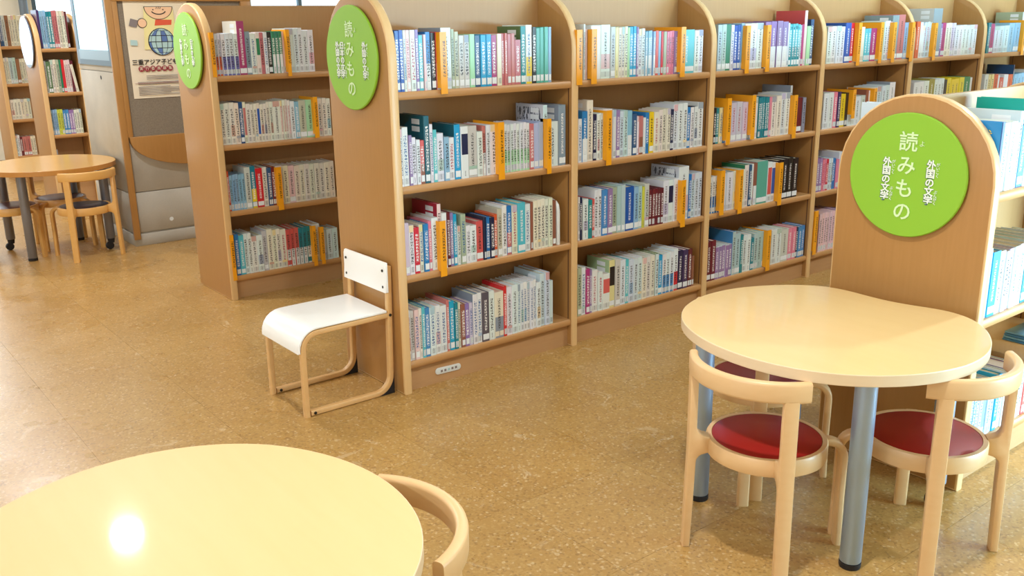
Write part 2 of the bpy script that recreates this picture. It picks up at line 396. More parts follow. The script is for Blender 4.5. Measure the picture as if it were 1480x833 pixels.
for i in range(-3, 3):
    for j in range(-3, 3):
        def G(a, b):
            lat = R(b*28); lon = R(a*28); return (gx+gr*math.cos(lat)*math.sin(lon), gz+gr*math.sin(lat))
        e = .06
        flat('printed_globe_cell', [G(i+e, j+e), G(i+1-e, j+e), G(i+1-e, j+1-e), G(i+e, j+1-e)], Y_-.0025, 'blue_print' if (i*5+j*3) % 7 in (0, 3) else 'aqua_print', po)
flat('printed_photo', [(.135, 1.452), (.182, 1.44), (.196, 1.485), (.15, 1.498)], Y_-.001, 'grey_print', po)
flat('printed_photo', [(.132, 1.33), (.178, 1.326), (.176, 1.36), (.134, 1.364)], Y_-.001, 'aqua_print', po)
text('lettering', '三重アジア子ども', .0375, (.278, Y_-.001, 1.218), 'black', po, '-y', bold=.0006)
for k, ch in enumerate('実行委員募集'):
    flat('printed_dot', circ(.182+.038*k, 1.178, .0185, 18), Y_-.001, 'maroon_print', po)
    text('lettering', ch, .024, (.182+.038*k, Y_-.003, 1.178), 'poster', po, '-y')
text('lettering', '!!', .03, (.43, Y_-.003, 1.178), 'orange_print', po, '-y')
for k in range(13):
    if k in (3, 6): continue
    z = 1.13-.010*k; flat('printed_text_line', [(.15+(.06 if k < 3 else 0), z), (.44-(.08 if k % 4 == 3 else 0), z), (.44-(.08 if k % 4 == 3 else 0), z+.0035), (.15+(.06 if k < 3 else 0), z+.0035)], Y_-.001, 'grey_print', po)
flat('printed_rule', [(.13, 1.085), (.47, 1.085), (.47, 1.087), (.13, 1.087)], Y_-.001, 'maroon_print', po)

# ------------------------------------------------------------------ bookcases
TH = .029; TU = .036
def arch(y0, y1, top, n=18):
    r = (y1-y0)/2; c = (y0+y1)/2
    return [(y0, 0)]+[(c-r*math.cos(PI*k/n), top-r+r*math.sin(PI*k/n)) for k in range(n+1)]+[(y1, 0)]
def bookcase(Y, D, xs, top, zs, backtop, label, ends=(TU+.002), end_right=True, first_w=None):
    c = tag(empty('bookcase', (xs[0], Y, 0)), label, 'bookcase', 'bookcases in parallel rows'); ox = xs[0]
    mid = D/2
    for i, x in enumerate(xs):
        w = .038 if i == 0 else TU
        prism('end_panel' if i in (0, len(xs)-1) else 'upright_panel', arch(-.008, D+.008, top), 'x', x-ox, x-ox+w, ['panel', 'edge'], c, .007, 1)
    for i in range(len(xs)-1):
        a = xs[i]-ox+(.038 if i == 0 else TU)+.0005; b = xs[i+1]-ox-.0005
        box('back_panel', a, b, mid-.008, mid+.008, .05, backtop, 'back', c)
        box('plinth', a, b, .022, .04, 0, zs[-1], 'plinth', c); box('plinth', a, b, D-.04, D-.022, 0, zs[-1], 'plinth', c)
        box('pin_strip', b-.0006, b+.0002, .014, .020, zs[-1]+TH, zs[0], 'pins', c); box('pin_strip', b-.0006, b+.0002, .196, .2, zs[-1]+TH, zs[0], 'pins', c)
        for z in zs:
            for (p0, p1, sg) in ((0, mid-.0085, 1), (D, mid+.0085, -1)):
                # board with a rounded front lip
                pr = [(p0+sg*.004, z), (p0, z+.006), (p0, z+TH-.006), (p0+sg*.004, z+TH), (p1, z+TH), (p1, z)]
                prism('shelf', pr, 'x', a, b, ['shelf', 'edge'], c)
    return c
ZS = [1.165, .81, .458, .1]; ZF = [1.262, .915, .58, .23]
c1 = bookcase(0, .455, [0, .9, 1.798, 2.704, 3.61, 4.495, 5.40], 1.56, ZS, 1.545, 'long double-sided beech bookcase in the middle, green round sign, white chair at its end')
c2 = bookcase(1.759, .455, [0, .9, 1.8, 2.7, 3.6], 1.56, ZS, 1.545, 'beech bookcase in the row behind, nearest the notice board')
c0 = bookcase(-1.8, .49, [.9, 1.70, 2.6, 3.5, 4.4, 5.3], 1.215, [.911, .521, .10], 1.205, 'low beech bookcase with large green sign behind the kidney-shaped table')
c3 = bookcase(5.28, .455, [-.038, .262], 1.56, ZF, 1.50, 'far narrow bookcase with slate-blue sign, left of the concrete pier')
c4 = bookcase(7.04, .455, [0, .9], 1.56, ZF, 1.52, 'farthest bookcase at the left edge of the view')
for c in (c1, c2, c3): pass
# holes for shelf pins along the inner edge of the uprights
def sign(case, cy, cz, r, mat, label, main=None, cols=()):
    d = lathe('sign_disc', [(0, 0), (r-.004, 0), (r, .004), (r, .009), (r-.003, .012), (0, .012)], mat, case, (-.006, cy, cz), 64, 'x'); d['label'] = label
    for (by, bz) in ((r*.55, r*.62), (-r*.55, r*.62)):
        pass
    s = r/.19
    if main:
        for k, ch in enumerate('読みもの'):
            text('lettering', ch, .062*s, (-.0135, 0, (.099-.071*k)*s), 'lettering', d, bold=.0008)
        text('lettering', 'よ', .020*s, (-.0135, -.044*s, .099*s), 'lettering', d)
    for (dy, dz, body, ruby) in cols:
        text('lettering', '\n'.join(body), .029*s, (-.0133, dy*s+.0015, dz*s-.001), 'lettering_shadow', d, spacing=.92, bold=.0012)
        text('lettering', '\n'.join(body), .029*s, (-.0141, dy*s, dz*s), 'lettering_white', d, spacing=.92, bold=.0007)
        text('lettering', '\n'.join(ruby[0]), .012*s, (-.0141, (dy-.021)*s, (dz+.040)*s), 'lettering_white', d, spacing=.92)
        text('lettering', '\n'.join(ruby[1]), .012*s, (-.0141, (dy-.021)*s, (dz-.042)*s), 'lettering_white', d, spacing=.92)
    return d
GB = ('がいこく', 'ぶんがく')
sign(c0, .255, .97, .190, 'green', 'large lime green acrylic sign disc', 1, [(-.079, -.014, '外国の文学', GB), (.062, -.018, '外国の文学', GB)])
sign(c1, .24, 1.315, .196, 'green', 'lime green acrylic sign disc', 1, [(-.105, -.010, '外国の文学', GB), (.058, -.010, '日本の文学', GB), (.094, -.010, '外国の文学', GB)])
sign(c2, .235, 1.318, .196, 'green', 'lime green acrylic sign disc', 1, [(-.08, -.010, '日本の文学', GB), (.07, -.010, '外国の文学', GB)])
sign(c3, .23, 1.34, .205, 'slate', 'slate blue glossy sign disc')
# small name plate on the plinth of the middle bookcase
pts = circ(.182+.0, .050, .014, 12, 90, 270)+circ(.282, .047, .014, 12, -90, 90)
pl = prism('name_plate', pts, 'y', .018, .022, 'plate', c1, .001)
for k in range(5): box('name_mark', .193+.018*k, .203+.018*k, .0172, .018, .043, .053, 'grey_print' if k != 2 else 'aqua_print', pl)
# pull-out tray with flat booklets in the low bookcase
tr = tag(empty('pull_out_tray', (1.36, -1.79, .322)), 'pale wooden tray box on the lower shelf of the low bookcase, booklets on it', 'tray')
box('tray_body', 0, .30, 0, .21, 0, .045, 'edge', tr, .003)
for s_ in (.02,.26): box('tray_leg', s_, s_+.015, .02, .19, -.192, 0, 'edge', tr)
ROWS = {
'a1':(0,1.194,"0.042,0.0187,0.22,*Bd w;0.06,0.0187,0.222,*Bd w;0.079,0.0122,0.222,*W b;0.091,0.0171,0.222,*Pk0 r;0.108,0.0228,0.222,*W r;0.131,0.0155,0.223,*V w;0.146,0.02,0.203,*Aq w;0.167,0.0113,0.205,Pk0;0.178,0.0221,0.214,*B2 h W k;0.2,0.0222,0.211,*K w;0.222,0.0243,0.213,*R h W w;0.246,0.0466,0.228,*W k - Gb;0.293,0.0164,0.222,*Sg k;0.309,0.0197,0.213,*S k;0.329,0.0256,0.198,*G k;0.355,0.0256,0.2,*G k;0.38,0.0256,0.202,*M;0.406,0.0272,0.197,*Bs w;0.433,0.0269,0.198,*A w;0.46,0.0269,0.2,*A w;0.487,0.0279,0.197,*Mg w;0.515,0.0239,0.201,*C;0.539,0.0135,0.201,Ro w;0.552,0.0135,0.203,Ro w;0.566,0.0197,0.199,*Ro;0.586,0.0197,0.201,*Ro;0.605,0.0312,0.176,*Ro w;0.636,0.0271,0.228,*T w - Eg;0.663,0.0332,0.233,*W h Y b;0.697,0.0223,0.224,*K w;0.719,0.0214,0.22,*Tg;0.74,0.0214,0.222,*Tg;0.762,0.0214,0.224,*Tg;0.783,0.0168,0.223,*L"),
'a2':(0,0.839,"0.04,0.0149,0.218,*W k;0.055,0.0268,0.224,*W b;0.082,0.0157,0.192,*V w;0.097,0.0202,0.182,*W k;0.118,0.0178,0.172,*W k;0.135,0.0205,0.168,*R1 h U w;0.156,0.0258,0.259,*Td w;0.182,0.0149,0.226,*W b;0.197,0.0176,0.203,*Aq w;0.214,0.0316,0.188,*W k;0.246,0.0232,0.172,*L k;0.269,0.0268,0.167,*W r;0.296,0.029,0.216,*A w - Td;0.325,0.0355,0.206,*W n N;0.36,0.0449,0.205,*G k;0.405,0.028,0.18,*W k;0.433,0.0176,0.2,*Ro h W k;0.451,0.0177,0.202,*W k;0.469,0.0393,0.203,*W k;0.508,0.017,0.195,W h M k;0.525,0.017,0.197,W h M k;0.542,0.017,0.199,W h M k;0.559,0.017,0.195,W h M k;0.576,0.017,0.197,W h M k;0.593,0.017,0.199,W h M k;0.61,0.017,0.195,W h M k;0.627,0.017,0.197,W h M k;0.644,0.017,0.199,W h M k;0.661,0.017,0.195,W h M k;0.678,0.0228,0.19,*Ro w;0.7,0.0269,0.191,*Lv;0.727,0.0269,0.193,*Lv;0.754,0.0233,0.262,*Lw k - Pg;0.777,0.063,0.19,*W k;0.841,0.04,0.257,*Gb w - Gb"),
'a3':(0,0.487,"0.044,0.0211,0.209,*Vw;0.065,0.0239,0.197,*W k;0.089,0.0247,0.185,*R w;0.114,0.019,0.193,*C b;0.133,0.0237,0.193,*B2 w;0.156,0.0159,0.201,*Pk w;0.172,0.0307,0.212,*W k - W;0.203,0.0182,0.264,*Pk0 k - Rd;0.221,0.0237,0.225,*W;0.245,0.0171,0.225,*Md w;0.262,0.0171,0.22,*V w;0.279,0.0172,0.212,*A w;0.296,0.0173,0.161,W k;0.314,0.0244,0.207,*Sg b;0.338,0.0211,0.158,W k;0.359,0.0319,0.154,*W k;0.391,0.0358,0.167,*R1 k;0.427,0.0144,0.18,N;0.441,0.0203,0.178,B2 w;0.462,0.0219,0.174,*N w;0.483,0.0176,0.184,Or w;0.501,0.0244,0.205,*S k;0.525,0.0246,0.216,*W k;0.55,0.0278,0.21,*B2 h Ro w;0.578,0.0303,0.209,*C r;0.608,0.0421,0.216,*Aq w;0.65,0.0309,0.205,*W b;0.681,0.014,0.211,U;0.695,0.0217,0.214,*C k;0.717,0.0217,0.216,*C k;0.739,0.0217,0.218,*C k;0.76,0.0217,0.214,*C k;0.782,0.0217,0.216,*C k;0.804,0.0218,0.201,*U"),
'a4':(0,0.129,"0.044,0.0099,0.214,W r;0.054,0.0185,0.209,*G k;0.073,0.0213,0.21,*Pk0 b;0.094,0.0147,0.212,C k;0.109,0.0155,0.215,Aq w;0.124,0.0223,0.208,*B3 w;0.146,0.0263,0.205,*W b;0.173,0.0263,0.207,*W b;0.199,0.0312,0.201,*W b;0.23,0.014,0.22,Ro w;0.244,0.0246,0.211,*A w;0.269,0.0177,0.2,T w;0.287,0.0142,0.197,C k;0.301,0.0214,0.188,*U w;0.322,0.0216,0.186,*V w;0.344,0.0181,0.185,Vw b;0.362,0.0237,0.219,*W b - Gb;0.386,0.0237,0.221,*W b - Gb;0.409,0.037,0.216,*Kg w;0.446,0.0299,0.216,*W k;0.476,0.0491,0.205,*C h Gb k;0.525,0.0168,0.224,R w;0.542,0.0301,0.217,*W k;0.572,0.0301,0.22,*W k;0.602,0.0178,0.217,W b;0.62,0.0178,0.22,W b;0.638,0.0178,0.222,W b;0.655,0.0178,0.217,W b;0.673,0.0178,0.22,W b;0.691,0.0178,0.222,W b;0.709,0.0242,0.207,*W k;0.733,0.0265,0.241,*Lw k;0.759,0.0265,0.243,*Lw k;0.786,0.0206,0.2,Lw"),
'b1':(0,1.194,"0.982,0.0097,0.232,W k;0.992,0.0146,0.212,Pk0;1.006,0.0196,0.206,*Eg;1.026,0.0575,0.226,*W k;1.083,0.0575,0.228,*W k;1.141,0.0298,0.218,*G k;1.171,0.0197,0.216,Yw;1.19,0.0194,0.215,C k;1.21,0.0194,0.217,C k;1.229,0.0194,0.219,C k;1.248,0.0149,0.215,M;1.263,0.0212,0.217,*A w;1.284,0.0212,0.219,*A w;1.306,0.0133,0.216,V w;1.319,0.0202,0.207,W k;1.339,0.0202,0.209,W k;1.359,0.0164,0.195,L h W w;1.376,0.0164,0.197,L h W w;1.392,0.0164,0.199,L h W w;1.409,0.0164,0.195,L h W w;1.425,0.0212,0.198,R1;1.446,0.0185,0.195,L;1.465,0.0158,0.193,R;1.48,0.0215,0.193,Sg;1.502,0.0173,0.192,Pk k;1.519,0.0173,0.194,Pk k;1.537,0.0173,0.196,Pk k;1.554,0.0306,0.194,*V w;1.584,0.1071,0.199,*Aq w;1.692,0.0327,0.194,*W k;1.724,0.033,0.197,*W k"),
'b2':(0,0.839,"0.952,0.0222,0.19,*W b;0.974,0.0332,0.221,*B2 h W w;1.007,0.0377,0.266,*C k;1.045,0.0211,0.204,N w;1.066,0.0183,0.204,W k;1.085,0.0183,0.206,W k;1.103,0.0579,0.221,*W;1.161,0.0219,0.215,*W;1.183,0.0246,0.213,*V w;1.207,0.0253,0.206,*Lw k;1.233,0.0253,0.208,*Lw k;1.258,0.0315,0.205,*L h W;1.29,0.0272,0.187,*Bs w;1.317,0.0137,0.176,W;1.33,0.0275,0.175,Ro h U;1.358,0.0185,0.167,W;1.376,0.0232,0.188,B2 w;1.4,0.0299,0.189,*Y k;1.429,0.0339,0.187,*C r;1.463,0.0262,0.194,C k;1.49,0.0262,0.196,C k;1.516,0.0262,0.198,C k;1.542,0.0243,0.192,N w;1.566,0.0312,0.212,*W k;1.597,0.0312,0.214,*W k;1.629,0.0312,0.216,*W k;1.66,0.025,0.194,B2 w;1.685,0.0253,0.193,W k - N;1.71,0.0253,0.195,W k - N;1.736,0.0409,0.212,*W k"),
'b3':(0,0.487,"0.954,0.0118,0.198,W k;0.966,0.0169,0.194,N w;0.983,0.0324,0.184,*W k;1.015,0.0257,0.177,T w;1.041,0.0173,0.178,R1 w;1.058,0.0218,0.216,W k;1.08,0.0218,0.218,*W k;1.102,0.0352,0.213,*B3 w;1.137,0.0311,0.213,*V w;1.168,0.0314,0.215,*Sg k;1.2,0.0263,0.218,*Lg;1.226,0.0263,0.22,*Lg;1.252,0.0552,0.207,*Bd w;1.307,0.0298,0.202,*L k;1.337,0.0281,0.202,*Lg k;1.365,0.017,0.196,Yl;1.382,0.0304,0.207,*G k;1.413,0.0193,0.174,Md w;1.432,0.0193,0.176,Md w;1.451,0.0193,0.178,Md w;1.47,0.0193,0.174,Md w;1.49,0.0193,0.176,Md w;1.509,0.0393,0.208,*W k;1.548,0.0347,0.207,*W n N;1.583,0.0351,0.21,*W r;1.618,0.0731,0.262,*W k - Pg;1.691,0.0206,0.219,B2 w;1.712,0.0253,0.219,Lw k;1.737,0.0253,0.221,Lw k;1.762,0.0253,0.223,Lw k"),
'b4':(0,0.129,"0.954,0.0259,0.228,*Sg k;0.98,0.0261,0.226,*W b;1.006,0.0236,0.215,*Mg w;1.03,0.0158,0.209,V w;1.045,0.0372,0.201,*W r;1.083,0.0295,0.188,*W r;1.112,0.0452,0.171,*W n R1;1.157,0.0365,0.231,*Cy n K - Mp;1.194,0.0323,0.229,*G k;1.226,0.0372,0.22,*W k;1.263,0.0235,0.216,Aq w;1.287,0.0302,0.21,*Lw k - W;1.317,0.0302,0.212,*Lw k - W;1.347,0.0302,0.214,*Lw k - W;1.377,0.0292,0.205,*C k;1.407,0.0292,0.207,*C k;1.436,0.0292,0.209,*C k;1.465,0.0247,0.212,Lw k - Eg;1.49,0.0299,0.2,*A w;1.52,0.0269,0.2,W h B3 k;1.546,0.0269,0.202,W h B3 k;1.573,0.0269,0.204,W h B3 k;1.6,0.0307,0.214,*W h R k;1.631,0.0362,0.201,*N w;1.667,0.0365,0.199,*Vd w;1.704,0.0316,0.197,Md w;1.735,0.018,0.157,U"),
'c1':(0,1.194,"1.86,0.0324,0.217,*Lg k;1.893,0.0324,0.219,*Lg k;1.925,0.0356,0.219,*E;1.961,0.0239,0.216,W b;1.985,0.0262,0.213,Bd w;2.011,0.0262,0.215,Bd w;2.037,0.0244,0.222,L;2.062,0.0499,0.219,*W k;2.111,0.0499,0.221,*W k;2.161,0.0499,0.223,*W k;2.211,0.0195,0.192,N w;2.231,0.0462,0.227,*V h W w;2.277,0.0462,0.229,*V h W w;2.323,0.0462,0.231,*V h W w;2.369,0.0462,0.227,*V h W w;2.416,0.0161,0.22,W;2.432,0.0235,0.212,*Aq h T w;2.455,0.0235,0.214,*Aq h T w;2.479,0.0235,0.216,*Aq h T w;2.502,0.0235,0.212,*Aq h T w;2.526,0.0147,0.208,W k;2.54,0.0203,0.211,Mg;2.561,0.0232,0.281,Pk0 - Rp;2.584,0.0326,0.202,M;2.616,0.0282,0.236,Bs w"),
'c2':(0,0.839,"1.86,0.0198,0.176,K w;1.879,0.0199,0.175,T w;1.899,0.028,0.176,Yw b;1.927,0.0201,0.177,B2;1.947,0.0433,0.192,*Vw r;1.991,0.0433,0.194,*Vw r;2.034,0.0433,0.196,*Vw r;2.077,0.0433,0.192,*Vw r;2.121,0.0296,0.186,L w;2.15,0.0555,0.211,*W;2.206,0.0183,0.205,T w;2.224,0.0183,0.207,T w;2.242,0.0183,0.209,T w;2.26,0.0183,0.205,T w;2.279,0.0183,0.207,T w;2.297,0.0221,0.206,Pk;2.319,0.0402,0.206,*C k;2.359,0.0402,0.208,*C k;2.4,0.0373,0.218,*W k;2.437,0.0373,0.22,*W k;2.474,0.0166,0.255,G k - Gb;2.491,0.0979,0.187,*Md w;2.589,0.0284,0.186,Gb k"),
'c3':(0,0.487,"1.851,0.0196,0.186,W h B2 k;1.871,0.0196,0.188,W h B2 k;1.891,0.0196,0.19,W h B2 k;1.91,0.0196,0.186,W h B2 k;1.93,0.0509,0.195,*W k - Gb;1.981,0.0509,0.197,*W k - Gb;2.032,0.0932,0.2,*C;2.125,0.0344,0.22,*C k - E;2.159,0.0217,0.217,Bs w;2.181,0.0174,0.22,W;2.199,0.0307,0.223,U h;2.229,0.0888,0.226,*Tg - Lg;2.318,0.0361,0.216,*W n R1;2.354,0.0318,0.21,W n Bd;2.386,0.0137,0.208,W;2.4,0.0468,0.215,*K w;2.446,0.0468,0.217,*K w;2.493,0.0468,0.22,*K w;2.54,0.0468,0.215,*K w"),
'c4':(0,0.129,"1.851,0.035,0.21,*Md w;1.885,0.035,0.212,*Md w;1.92,0.0261,0.17,V w - W;1.946,0.0261,0.172,V w - W;1.973,0.0261,0.174,V w - W;1.999,0.0261,0.17,V w - W;2.025,0.0261,0.172,V w - W;2.051,0.0258,0.235,Lg k - B3;2.077,0.0433,0.221,*Lg k;2.12,0.0218,0.208,T w;2.142,0.0331,0.199,W k;2.175,0.0331,0.201,W k;2.208,0.0267,0.177,T w;2.235,0.0347,0.197,Lg k;2.269,0.0347,0.199,Lg k;2.304,0.0347,0.201,Lg k;2.339,0.045,0.191,*W k;2.384,0.045,0.193,*W k;2.429,0.045,0.195,*W k;2.474,0.0667,0.181,*G k;2.541,0.0363,0.18,Pk w;2.577,0.0363,0.182,Pk w;2.613,0.0196,0.178,N w;2.633,0.0321,0.176,B3 w;2.665,0.0321,0.178,B3 w"),
'd1':(0,1.194,"2.775,0.0412,0.195,W k;2.816,0.0412,0.197,W k;2.857,0.0412,0.199,W k;2.898,0.0412,0.195,W k;2.939,0.0541,0.214,*Bd w;2.994,0.0342,0.213,R w;3.028,0.1041,0.19,*C;3.132,0.0318,0.179,Aq w;3.164,0.0318,0.181,Aq w;3.196,0.0574,0.181,*Mg w;3.253,0.029,0.18,W;3.282,0.0511,0.214,*M;3.333,0.0318,0.219,W k;3.365,0.0318,0.221,W k;3.397,0.0179,0.216,Pk0;3.414,0.0678,0.251,*Gb;3.482,0.0688,0.254,*Ro k - Pk;3.551,0.0326,0.208,L k;3.584,0.0326,0.21,L k"),
'd2':(0,0.839,"2.785,0.0485,0.196,*W k;2.833,0.0485,0.198,*W k;2.882,0.0337,0.198,Pk w;2.916,0.0299,0.197,Vd w;2.946,0.0521,0.183,*Y k;2.998,0.0277,0.188,K;3.026,0.0634,0.159,*W k;3.089,0.0634,0.161,*W k;3.152,0.043,0.164,G k;3.195,0.0289,0.193,U;3.224,0.0218,0.188,W;3.246,0.0735,0.201,*C;3.319,0.0425,0.205,Lw k;3.362,0.0425,0.207,Lw k;3.405,0.0425,0.209,Lw k;3.447,0.0613,0.223,*W k - Gb"),
'd3':(0,0.487,"2.765,0.0264,0.189,V w;2.791,0.0264,0.191,V w;2.817,0.0196,0.179,Pk r;2.837,0.0196,0.181,Pk r;2.857,0.0233,0.178,R w;2.88,0.018,0.178,Lw k;2.898,0.018,0.18,Lw k;2.916,0.0364,0.176,B2 w;2.953,0.0275,0.168,Pk;2.98,0.0462,0.206,*W k"),
'd4':(0,0.129,"2.828,0.0249,0.222,Pk0 k;2.853,0.0249,0.224,Pk0 k;2.878,0.0249,0.226,Pk0 k;2.903,0.0249,0.222,Pk0 k;2.928,0.0249,0.224,Pk0 k;2.952,0.0249,0.226,Pk0 k;2.977,0.0249,0.222,Pk0 k;3.002,0.0375,0.226,V;3.04,0.0478,0.196,W k;3.088,0.0478,0.198,W k;3.135,0.0478,0.2,W k"),
'e1':(0,1.194,"3.687,0.0398,0.213,Or w;3.727,0.0289,0.209,W;3.756,0.0193,0.188,W;3.775,0.0228,0.206,Lw r;3.798,0.0228,0.208,Lw r;3.821,0.0228,0.21,Lw r;3.843,0.0228,0.206,Lw r;3.866,0.1031,0.288,*Gb - G;3.969,0.0253,0.198,V w;3.995,0.0424,0.202,Mg k;4.037,0.0343,0.199,C k;4.071,0.0343,0.201,C k;4.106,0.0278,0.198,Vw k;4.133,0.0278,0.2,Vw k;4.161,0.0443,0.182,W k;4.205,0.0443,0.184,W k;4.25,0.0443,0.186,W k;4.294,0.0443,0.182,W k;4.338,0.0443,0.184,W k;4.383,0.0443,0.186,W k"),
'e2':(0,0.839,"3.721,0.0602,0.208,*W h Mg k;3.781,0.0602,0.21,*W h Mg k;3.842,0.0602,0.212,*W h Mg k;3.902,0.0674,0.221,*Ol w;3.969,0.0372,0.215,W k;4.006,0.0372,0.217,W k;4.043,0.0372,0.219,W k;4.081,0.0348,0.209,K;4.115,0.0527,0.216,Y k;4.168,0.0535,0.206,Y k;4.222,0.0535,0.208,Y k;4.275,0.0635,0.213,Y k;4.339,0.0828,0.214,*E w;4.421,0.0279,0.207,W"),
'f1':(0,1.194,"4.585,0.0357,0.196,T w;4.621,0.054,0.188,Mg k;4.675,0.0676,0.171,Lw k;4.742,0.0676,0.173,Lw k;4.81,0.0676,0.175,Lw k;4.878,0.0795,0.189,L k;4.957,0.0795,0.191,L k;5.037,0.0243,0.162,W;5.061,0.1064,0.261,*G - Sg;5.167,0.0559,0.172,W k;5.223,0.0559,0.173,W k;5.279,0.0559,0.175,W k;5.335,0.0314,0.192,B3;5.367,0.0314,0.194,B3"),
'f2':(0,0.839,"4.62,0.0498,0.217,W k;4.67,0.0374,0.212,Yw k;4.707,0.0374,0.214,Yw k;4.744,0.0588,0.211,Or k;4.803,0.0281,0.202,W;4.831,0.0581,0.186,R1 w;4.889,0.0636,0.205,W;4.953,0.0724,0.202,Or k;5.025,0.0162,0.265,N w - Bs;5.042,0.055,0.201,L k;5.096,0.055,0.203,L k;5.151,0.055,0.205,L k;5.206,0.0566,0.216,W b;5.263,0.0566,0.218,W b;5.32,0.0566,0.22,W b"),
'g1':(1.7592,1.194,"0.05,0.016,0.209,W h Or k;0.066,0.016,0.211,W h Or k;0.083,0.0224,0.208,*W h Bv k;0.105,0.0224,0.21,*W h Bv k;0.127,0.0224,0.212,*W h Bv k;0.15,0.0224,0.208,*W h Bv k;0.172,0.041,0.271,*Mg w - C;0.213,0.0287,0.218,*Gb k;0.242,0.0289,0.207,*W b;0.271,0.0233,0.212,*C n E;0.294,0.0205,0.212,Ro k;0.315,0.0206,0.214,W b;0.335,0.0237,0.214,*K w;0.359,0.0199,0.213,E h W w;0.379,0.0199,0.215,E h W w;0.399,0.0199,0.217,E h W w;0.419,0.0193,0.215,Pk0;0.438,0.0474,0.23,*W k;0.485,0.0261,0.23,*W k;0.512,0.0261,0.232,*W k;0.538,0.0327,0.218,*W k;0.571,0.0327,0.221,*W k"),
'g2':(1.7592,0.839,"0.04,0.0261,0.213,*C k;0.066,0.0261,0.215,*C k;0.092,0.0261,0.217,*C k;0.118,0.0261,0.213,*C k;0.144,0.0231,0.216,*Bs w;0.167,0.0174,0.215,C n Ro;0.185,0.0234,0.205,C k;0.208,0.0176,0.201,C k;0.226,0.0177,0.203,C k;0.243,0.0178,0.205,C n Bd;0.261,0.0179,0.198,C k;0.279,0.0179,0.2,C k;0.297,0.018,0.207,C k;0.315,0.018,0.209,C k;0.333,0.0425,0.209,*C k;0.375,0.0153,0.21,C r;0.391,0.0153,0.212,C r;0.406,0.0153,0.214,C r;0.421,0.0153,0.21,C r;0.437,0.0248,0.203,W k;0.462,0.0249,0.199,L w;0.486,0.0408,0.205,*S k;0.527,0.0476,0.206,*M k;0.575,0.0258,0.205,C k;0.601,0.0258,0.207,C k;0.627,0.0258,0.209,C k;0.652,0.0258,0.205,C k"),
'g3':(1.7592,0.487,"0.04,0.0146,0.214,Or w;0.054,0.0175,0.19,L k;0.072,0.0175,0.192,L k;0.089,0.0175,0.194,L k;0.107,0.0175,0.19,L k;0.124,0.0175,0.192,L k;0.142,0.0326,0.224,*G k;0.174,0.0299,0.227,*T h Y w;0.204,0.0391,0.212,*R w;0.243,0.0273,0.214,*C k;0.271,0.0244,0.208,Bs w;0.295,0.0245,0.211,Md w;0.32,0.0402,0.214,*Pk0;0.36,0.0343,0.21,*C k;0.394,0.0377,0.206,*Pk0 k;0.432,0.0302,0.203,*C k;0.462,0.0302,0.205,*C k;0.492,0.0302,0.207,*C k;0.522,0.0302,0.203,*C k;0.553,0.0302,0.205,*C k;0.583,0.0315,0.202,*C k;0.614,0.0315,0.204,*C k;0.646,0.0315,0.206,*C k"),
'g4':(1.7592,0.129,"0.05,0.0249,0.229,*B2 w;0.075,0.0287,0.219,*Aq w;0.104,0.0211,0.223,W k;0.125,0.0211,0.225,W k;0.146,0.032,0.203,*W k;0.178,0.032,0.205,*W k;0.21,0.0277,0.222,*G k;0.238,0.031,0.229,*C k;0.269,0.0235,0.222,C k;0.292,0.0235,0.224,C k;0.316,0.0347,0.217,*C r;0.35,0.0256,0.21,R1 h W k;0.376,0.0256,0.212,R1 h W k;0.402,0.0256,0.214,R1 h W k;0.427,0.0249,0.208,T h W k;0.452,0.0249,0.21,T h W k;0.477,0.0249,0.212,T h W k;0.502,0.0098,0.21,Ro;0.512,0.0462,0.218,*W k;0.558,0.0381,0.174,*Lw k;0.596,0.0381,0.176,*Lw k;0.634,0.0381,0.178,*Lw k"),
'h1':(5.28,1.291,"0.003,0.0183,0.295,Vd;0.022,0.0159,0.287,L k;0.038,0.0159,0.289,L k;0.054,0.0159,0.291,L k;0.07,0.0211,0.281,T w;0.091,0.0211,0.283,T w;0.112,0.0186,0.289,Ro k;0.13,0.0186,0.291,Ro k;0.149,0.0195,0.286,C k;0.169,0.0195,0.288,C k;0.188,0.0195,0.29,C k;0.208,0.0166,0.283,Md"),
'h2':(5.28,0.944,"0.001,0.0164,0.251,G k;0.017,0.0336,0.246,Eg w;0.051,0.0206,0.258,C k;0.072,0.0206,0.26,C k;0.092,0.0226,0.259,Sg k;0.115,0.0167,0.258,E;0.132,0.0213,0.258,R;0.153,0.0153,0.251,Pk0 k;0.168,0.0153,0.253,Pk0 k;0.183,0.0153,0.255,Pk0 k;0.199,0.023,0.247,Md;0.222,0.0116,0.217,C;0.233,0.0116,0.219,C"),
'h3':(5.28,0.609,"0.001,0.0163,0.199,L k;0.017,0.0163,0.201,L k;0.034,0.0163,0.203,L k;0.05,0.021,0.199,Yl k;0.071,0.021,0.201,Yl k;0.092,0.023,0.193,B3 w;0.115,0.023,0.195,B3 w;0.138,0.0193,0.19,V w;0.157,0.0193,0.192,V w;0.177,0.0195,0.19,C k;0.196,0.0195,0.192,C k;0.215,0.0195,0.194,C k"),
'h4':(5.28,0.259,"0.001,0.0061,0.228,W k;0.007,0.0061,0.23,W k"),
'i1':(7.04,1.291,"0.044,0.0161,0.285,Bs w;0.06,0.0161,0.287,Bs w;0.076,0.0297,0.278,G k;0.106,0.0299,0.278,U k;0.136,0.0229,0.276,C k;0.159,0.0229,0.278,C k;0.182,0.0229,0.28,C k;0.205,0.0289,0.275,C k;0.234,0.0289,0.277,C k;0.262,0.0289,0.279,C k"),
